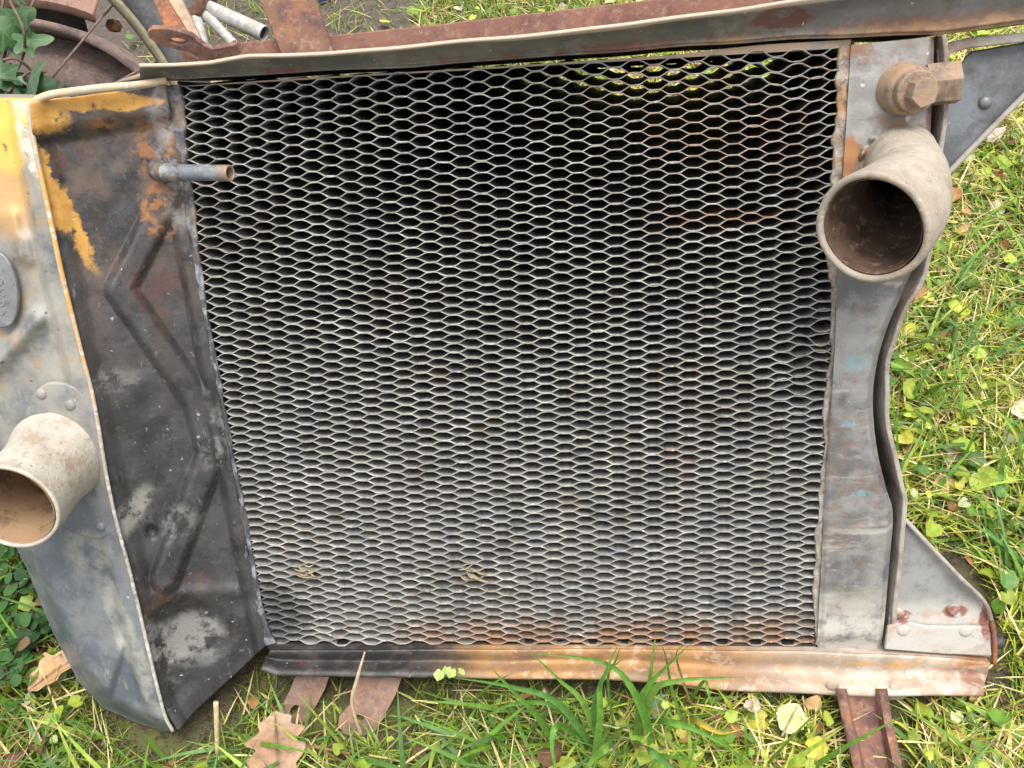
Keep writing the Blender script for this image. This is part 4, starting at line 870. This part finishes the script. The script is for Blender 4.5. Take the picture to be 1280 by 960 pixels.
# longer grass in front of the rail and at the right
x, y = scatter(17000, -0.6, 1.1, -0.45, 0.75, h=0.05, dens=lambda x, y: 0.25 + 0.75 * patch(x, y, 11, 84))
q = to_px(np.column_stack([x, y, 0 * x])); keep = ~((q[:, 0] > 900) & (q[:, 0] < 1290) & (q[:, 1] > 780) & (q[:, 1] < 905)); x, y = x[keep], y[keep]
n = len(x); tag(blades('long_grass', x, y, rng.uniform(0.05, 0.12, n), rng.uniform(0.003, 0.0065, n), rng.uniform(0.2, 1.2, n), palette(n, [(G_MID, 4), (LIME, 2), (G_BLUE, 3)]), M_GRASS, 6, None, None, 1.0), kind='stuff')
# dry straw lying about
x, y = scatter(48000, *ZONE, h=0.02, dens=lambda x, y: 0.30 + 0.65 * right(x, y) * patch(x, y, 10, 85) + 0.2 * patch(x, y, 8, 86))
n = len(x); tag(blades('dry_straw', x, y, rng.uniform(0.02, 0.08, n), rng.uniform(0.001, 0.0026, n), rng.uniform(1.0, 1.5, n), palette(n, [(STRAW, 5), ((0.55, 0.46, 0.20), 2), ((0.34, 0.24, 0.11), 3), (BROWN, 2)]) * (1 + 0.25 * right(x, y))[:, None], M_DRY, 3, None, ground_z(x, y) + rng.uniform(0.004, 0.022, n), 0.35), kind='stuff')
# low broad leaves
x, y = scatter(13000, *ZONE, h=0.03, dens=lambda x, y: 0.18 + 0.82 * right(x, y) * (0.3 + 0.7 * patch(x, y, 12, 87)))
n = len(x); tag(leaves('clover', x, y, ground_z(x, y) + rng.uniform(0.008, 0.034, n), np.where(rng.random(n) < 0.25, rng.uniform(0.014, 0.023, n), rng.uniform(0.006, 0.014, n)), 0.42, palette(n, [(G_MID, 2.5), (LIME, 4), (G_YEL, 3.5), (G_BLUE, 1.2), ((0.50, 0.46, 0.07), 1.4), ((0.42, 0.48, 0.24), 1.2)]), M_LEAF, LEAFY), kind='stuff')
# crumbled dead leaves
x, y = scatter(2400, *ZONE, h=0.02, dens=lambda x, y: 0.25 + 0.75 * right(x, y) * patch(x, y, 9, 88))
n = len(x); tag(leaves('leaf_litter', x, y, ground_z(x, y) + rng.uniform(0.005, 0.024, n), rng.uniform(0.008, 0.026, n), 0.5, palette(n, [((0.34, 0.17, 0.07), 3), ((0.46, 0.28, 0.12), 2), ((0.12, 0.065, 0.035), 2), ((0.6, 0.53, 0.42), 1)]), M_DRY, [leaf_template(5, 0.3, 12, 0.3, 0.5), leaf_template(3, 0.5, 10, 0.2, -0.4)]), kind='stuff')

# ---- single plants
def ribbon(name, pts, wid, col, mat, parent, fold=0.25, n=26, taper=1.6, tip=None):
    """one long grass blade along 3-D points, with a folded middle"""
    p = smooth_poly(pts, n); t, N, B = frames(p); s = np.linspace(0, 1, n); w = wid * (1 - s ** taper) * (0.55 + 0.45 * np.minimum(s * 5, 1)) + 0.0001
    side = np.cross(t, [0, -0.75, 0.66]); side /= np.linalg.norm(side, axis=1)[:, None] + 1e-9; up = np.cross(side, t)
    pts_ = np.stack([p - side * w[:, None] / 2 + up * (w * fold)[:, None], p, p + side * w[:, None] / 2 + up * (w * fold)[:, None]], 1)
    o = grid(name, pts_, mat, None); c = np.repeat(np.array(col)[None], n, 0); tp = np.array(tip if tip else col); c = c * (1 - s[:, None] ** 3) + tp * s[:, None] ** 3
    color_attr(o.data, np.repeat(c, 3, 0)); 
    if parent: place(parent, o)
    return o
def curve_px(root, *pts):
    """root pixel on the ground, then pixels with a height over the ground"""
    return [G(root[0], root[1], 0.0)] + [G(a, b, h) for a, b, h in pts]
tuft = thing('grass_tuft', 'tall green grass tuft rising in front of the orange stretch of the bottom rail', 'grass tuft', G(745, 915, 0.0))
TUFT = [((752, 950), (700, 880, 0.07), (640, 858, 0.09), (560, 846, 0.085), 0.0075), ((700, 940), (672, 895, 0.06), (640, 862, 0.10), (614, 835, 0.125), 0.0065),
        ((756, 955), (742, 890, 0.07), (757, 840, 0.12), (776, 800, 0.14), 0.0050), ((740, 970), (750, 900, 0.07), (752, 850, 0.11), (785, 818, 0.14), 0.0070),
        ((820, 950), (800, 880, 0.08), (760, 830, 0.12), (664, 816, 0.13), 0.0075), ((800, 935), (800, 880, 0.07), (816, 850, 0.10), (868, 800, 0.15), 0.0080),
        ((790, 940), (812, 868, 0.08), (850, 850, 0.10), (940, 846, 0.10), 0.0085), ((860, 925), (840, 860, 0.06), (832, 820, 0.11), (825, 803, 0.13), 0.0028),
        ((770, 930), (760, 850, 0.07), (770, 825, 0.11), (776, 806, 0.13), 0.0026), ((760, 960), (730, 880, 0.06), (700, 850, 0.08), (655, 808, 0.12), 0.0060),
        ((800, 900), (830, 900, 0.05), (870, 912, 0.05), (930, 945, 0.03), 0.0085), ((780, 900), (760, 930, 0.06), (740, 950, 0.05), (720, 985, 0.03), 0.0095),
        ((860, 880), (880, 850, 0.06), (885, 865, 0.07), (894, 893, 0.05), 0.0040), ((720, 905), (690, 880, 0.05), (640, 880, 0.05), (600, 900, 0.03), 0.0060),
        ((735, 930), (700, 905, 0.06), (690, 930, 0.06), (700, 985, 0.03), 0.0075), ((790, 920), (810, 935, 0.06), (840, 960, 0.05), (880, 1000, 0.03), 0.0090)]
for root, a, b, c, w in TUFT:
    col = [(0.13, 0.29, 0.045), (0.10, 0.24, 0.05), (0.16, 0.30, 0.05)][random.randrange(3)]
    ribbon('blade', curve_px(root, a, b, c), w, col, M_GRASS, tuft)
for root, a, b, c, w, col in (((850, 890), (870, 900, 0.03), (900, 915, 0.03), (928, 912, 0.02), 0.007, (0.42, 0.30, 0.04)), ((868, 890), (850, 840, 0.07), (846, 815, 0.12), (863, 802, 0.14), 0.0024, (0.3, 0.22, 0.08)), ((690, 880), (680, 860, 0.04), (690, 900, 0.04), (700, 935, 0.02), 0.003, (0.5, 0.38, 0.22))):
    ribbon('withered_blade', curve_px(root, a, b, c), w, col, M_DRY, tuft)
def stem(name, label, cat, pts, r, col, n=30):
    o = sweep(name, pts, r, M_DRY, None, 7, smooth_n=n); color_attr(o.data, np.repeat(np.array([col]), len(o.data.vertices), 0)); return tag(o, label, cat)
stem('dry_stem', 'pale dry grass stem crossing the black end of the bottom rail', 'stem', curve_px((452, 920), (440, 880, 0.045), (446, 850, 0.075), (456, 815, 0.10)), [0.0012, 0.0016, 0.0016, 0.0007], (0.58, 0.46, 0.27))
stem('cut_stalk', 'short pale cut stalk standing right of the tank corner', 'stalk', curve_px((272, 945), (271, 915, 0.03), (270, 878, 0.062)), [0.002, 0.0022, 0.0024], (0.62, 0.50, 0.28))
stem('green_stub', 'short green stalk stub with a side twig in the grass right of the radiator', 'stalk', curve_px((1192, 452), (1192, 430, 0.025), (1195, 406, 0.05)), [0.004, 0.0035, 0.003], (0.14, 0.22, 0.06))
def oak_leaf(name, label, stalk, tip, hs, col, cols, up=0.012, lobes=5, width=0.34, cat='leaf', curl=0.25):
    a, b = G(*stalk, hs), G(*tip, hs + up); L = np.linalg.norm(b - a); d = (b - a) / L; s = np.cross([0, 0, 1.0], d); s /= np.linalg.norm(s); up_ = np.cross(d, s)
    n, m = 60, 13; t = np.linspace(0, 1, n); env = np.sin(np.pi * np.clip(t * 0.92 + 0.06, 0, 1)) ** 0.8
    w = width * L * env * (1 - 0.30 * (0.5 + 0.5 * np.cos(2 * np.pi * lobes * t + 0.5 * np.sin(t * 7)))) * (1 + 0.07 * wob(t * 30, t * 0, 1, 94)) if lobes else width * L * env * (1 + 0.05 * np.sin(t * 40))
    u = np.linspace(-1, 1, m); T, U = np.meshgrid(t, u, indexing='ij'); Wd = np.repeat(w[:, None], m, 1)
    z = 0.05 * L * np.sin(T * 5) + curl * Wd * np.abs(U) ** 1.5 + 0.03 * L * wob(T * 9, U * 3, 1, 91) * np.abs(U)
    pts = a + T[..., None] * L * d + (U * Wd)[..., None] * s + z[..., None] * up_
    o = grid(name, pts, M_DRY, None); vein = np.exp(-(U * 9) ** 2) + 0.5 * (np.abs(np.sin((T - 0.25 * np.abs(U)) * np.pi * lobes if lobes else T * 20)) < 0.10)
    c = np.array(col)[None, None] * np.ones((n, m, 1)); k = np.clip(0.5 + 0.5 * wob(T * 8, U * 3, 1, 92), 0, 1)[..., None]; c = c * (1 - k) + np.array(cols)[None, None] * k
    c = c * (1 - 0.45 * np.clip(vein, 0, 1))[..., None]; color_attr(o.data, c.reshape(-1, 3)); finish(o, 0, 60, 0.0006)
    v = sweep('midrib', [a - d * 0.15 * L, a + up_ * 0.001, a + d * 0.5 * L + up_ * (0.05 * L * math.sin(2.5) + 0.001), b + up_ * 0.05 * L * math.sin(5)], [0.0012, 0.0012, 0.0009, 0.0004], M_DRY, None, 6, smooth_n=24)
    color_attr(v.data, np.repeat(np.array([np.array(cols) * 0.45]), len(v.data.vertices), 0)); v.parent = o
    return tag(o, label, cat)
oak_leaf('oak_leaf', 'tan fallen oak leaf with brown veins below the narrow strap leg', (354, 985), (342, 888), 0.016, (0.34, 0.20, 0.12), (0.44, 0.31, 0.21), 0.006, 4, 0.42)
oak_leaf('oak_leaf', 'orange brown curled oak leaf lying left of the tank', (100, 822), (34, 862), 0.02, (0.52, 0.30, 0.14), (0.58, 0.40, 0.26), 0.004, 3, 0.36, curl=0.6)
oak_leaf('pale_leaf', 'pale yellow rounded leaf lying under the right part of the bottom rail', (980, 915), (998, 880), 0.022, (0.60, 0.58, 0.22), (0.66, 0.62, 0.30), 0.004, 0, 0.46)
def debris(px, py, label):
    c = Vector(MW @ Vector(P(px, py, 0.003))); t = thing('plant_fragment', label, 'plant debris', c)
    for k in range(7):
        a = random.uniform(-0.5, 1.1); L = random.uniform(10, 26); x0, y0 = px + random.uniform(-16, 12), py + random.uniform(-7, 7)
        pts = [np.array(MW @ Vector(P(x0 + L * q * math.cos(a), y0 + L * q * math.sin(a) + 3 * math.sin(q * 3), 0.003 + 0.003 * math.sin(q * 3)))) for q in (0, 0.5, 1)]
        o = sweep('strand', pts, [0.0006, 0.0009, 0.0003], M_DRY, None, 5, smooth_n=8); color_attr(o.data, np.repeat(np.array([[0.33, 0.26, 0.16]]), len(o.data.vertices), 0)); place(t, o)
debris(588, 716, 'dry mossy fragment caught near the bottom middle of the honeycomb core')
debris(374, 712, 'dry mossy fragment caught near the lower left of the honeycomb core')
def sprig():
    c = G(565, 838, 0.055); t = thing('clover_sprig', 'small pale green clover sprig lying against the bottom rail', 'sprig', c)
    for x, y, s in ((553, 836, 0.011), (566, 833, 0.010), (571, 838, 0.008), (560, 841, 0.010)):
        o = leaves('leaf', np.array([G(x, y, 0.06)[0]]), np.array([G(x, y, 0.06)[1]]), np.array([0.06]), np.array([s]), 0.4, np.array([[0.40, 0.52, 0.16]]), M_LEAF, LEAFY[:1]); place(t, o)
    o = sweep('stem', [G(553, 838, 0.055), G(563, 842, 0.052), G(575, 850, 0.03)], 0.0008, M_LEAF, None, 6, smooth_n=10); color_attr(o.data, np.repeat(np.array([[0.2, 0.3, 0.08]]), len(o.data.vertices), 0)); place(t, o)
sprig()
def single_leaf_mesh(name, v, f, col):
    me = bpy.data.meshes.new(name); fast_mesh(me, v, f); color_attr(me, col if np.ndim(col) == 2 else np.repeat(np.array([col]), len(v), 0)); me.materials.append(M_LEAF); me.polygons.foreach_set('use_smooth', [True] * len(me.polygons)); return me
def oval(n=12, w=0.42, keel=0.18):
    a = np.linspace(0, 1, n // 2 + 1); e = np.sin(np.pi * a) ** 0.75 * w; v = []; 
    for i in range(len(a)): v += [(a[i], -e[i], keel * e[i]), (a[i], 0, 0.08 * math.sin(a[i] * 3)), (a[i], e[i], keel * e[i])]
    f = []
    for i in range(len(a) - 1):
        for j in (0, 1): p = 3 * i + j; f += [(p, p + 1, p + 4), (p, p + 4, p + 3)]
    return np.array(v), np.array(f)
def ivy_leaf():
    out = [(0, 0), (-0.16, 0.22), (-0.12, 0.42), (0.12, 0.36), (0.30, 0.62), (0.48, 0.30), (0.75, 0.22), (1.0, 0.0)]
    pts = out + [(x, -y) for x, y in out[-2:0:-1]]; ring_ = smooth_poly(pts + [pts[0]], 42)[:-1]
    n = len(ring_); v = [(0.3, 0, 0.0)]; c = [1.35]; tips = [math.atan2(y, x - 0.3) for x, y in out[1:]] ; tips = [tips[1], tips[3], 0.0, -tips[3], -tips[1]]
    for k in (0.34, 0.67, 1.0):
        for x, y in ring_:
            X, Y = 0.3 + (x - 0.3) * k, y * k; a = math.atan2(y, x - 0.3); vein = max(math.exp(-((a - t) / 0.07) ** 2) for t in tips)
            v.append((X, Y, -0.22 * abs(Y) ** 1.3 - 0.12 * X * X + 0.02 * math.sin(7 * X + 5 * Y) - 0.012 * vein)); c.append(0.85 + 0.75 * vein * (1.1 - k * 0.6) + 0.1 * k)
    f = [(0, 1 + i, 1 + (i + 1) % n) for i in range(n)]
    for r in (0, 1):
        for i in range(n): a, b, e, g = 1 + r * n + i, 1 + r * n + (i + 1) % n, 1 + (r + 1) * n + (i + 1) % n, 1 + (r + 1) * n + i; f += [(a, g, e), (a, e, b)]
    return np.array(v, float), np.array(f), np.array(c)
def shrub():
    """creeping small-leaved shrub at the left"""
    c = G(25, 790, 0.0); t = thing('creeping_shrub', 'low creeping shrub of small glossy dark leaves left of the tank', 'shrub', c)
    v, f = oval(); mes = [single_leaf_mesh('leaf', v, f, c_) for c_ in ((0.045, 0.11, 0.03), (0.06, 0.15, 0.035), (0.03, 0.075, 0.025), (0.10, 0.19, 0.05), (0.20, 0.13, 0.06))]
    for k in range(26):
        a = G(rng.uniform(-60, 60), rng.uniform(720, 830), 0.0); L = rng.uniform(0.05, 0.10); az = rng.uniform(0, 6.28); e = a + np.array([math.cos(az) * L, math.sin(az) * L, rng.uniform(0.02, 0.05)])
        if not clear_of_radiator(np.array([e[0]]), np.array([e[1]]), np.array([e[2] + 0.02]))[0]: continue
        o = sweep('twig', [a, a * 0.5 + e * 0.5 + np.array([0, 0, 0.012]), e], [0.0012, 0.001, 0.0007], M_DRY, None, 6, smooth_n=8); color_attr(o.data, np.repeat(np.array([[0.10, 0.06, 0.035]]), len(o.data.vertices), 0)); place(t, o)
        for j in range(10):
            p = a + (e - a) * (j + 1) / 10 + np.array([0, 0, 0.012 * math.sin(math.pi * (j + 1) / 10)]); l = bpy.data.objects.new('leaf', mes[int(rng.choice(5, p=[.32, .28, .22, .12, .06]))]); COL.objects.link(l)
            l.location = p; l.rotation_euler = (rng.normal(0, 0.35), rng.normal(-0.35, 0.3), az + (1.1 if j % 2 else -1.1) + rng.normal(0, 0.3)); s = rng.uniform(0.012, 0.020); l.scale = (s, s, s); place(t, l)
shrub()
def ivy():
    c = G(20, 150, 0.0); c = Q(10, 130, 0.95); c[2] = 0.02
    t = thing('ivy_plant', 'green ivy trailing up behind the yellow corner of the tank', 'ivy', c)
    v, f, sh = ivy_leaf(); mes = [single_leaf_mesh('leaf', v, f, np.array(c_)[None] * sh[:, None]) for c_ in ((0.05, 0.11, 0.04), (0.07, 0.15, 0.055), (0.085, 0.14, 0.075), (0.04, 0.085, 0.035))]
    for pl in ([(-30, 150), (0, 112), (26, 78), (30, 40), (12, 0)], [(60, 120), (45, 95), (22, 74), (0, 76)], [(-10, 110), (8, 60), (2, 20), (8, -20)], [(10, 115), (34, 92), (56, 90)]):
        o = sweep('stem', [Q(x, y, 0.93 + 0.02 * math.sin(x)) for x, y in pl], 0.0016, M_DRY, None, 7, smooth_n=24); color_attr(o.data, np.repeat(np.array([[0.14, 0.11, 0.07]]), len(o.data.vertices), 0)); place(t, o)
    spots = [(6, 30, 0.050, 1.0), (22, 52, 0.045, 0.3), (38, 92, 0.055, -1.2), (30, 105, 0.05, 2.6), (6, 62, 0.05, 2.2), (16, 90, 0.05, -2.4), (44, 110, 0.045, -0.4), (2, 104, 0.05, 1.6), (20, 15, 0.03, -1.0), (-8, 46, 0.05, 0.8), (8, 118, 0.05, 0.2), (62, 112, 0.035, -0.6), (-12, 84, 0.055, -0.5), (28, 122, 0.05, 1.0), (14, -4, 0.035, 1.8), (50, 122, 0.045, 2.0)]
    for i, (x, y, s, a) in enumerate(spots):
        l = bpy.data.objects.new('leaf', mes[i % 4]); COL.objects.link(l); l.location = Q(x, y, 0.90 + 0.05 * rng.random()); l.rotation_euler = (rad(35) + rng.normal(0, 0.3), rng.normal(0, 0.3), a); s *= 0.8; l.scale = (s, s * rng.uniform(0.8, 1.1), s); place(t, l)
ivy()
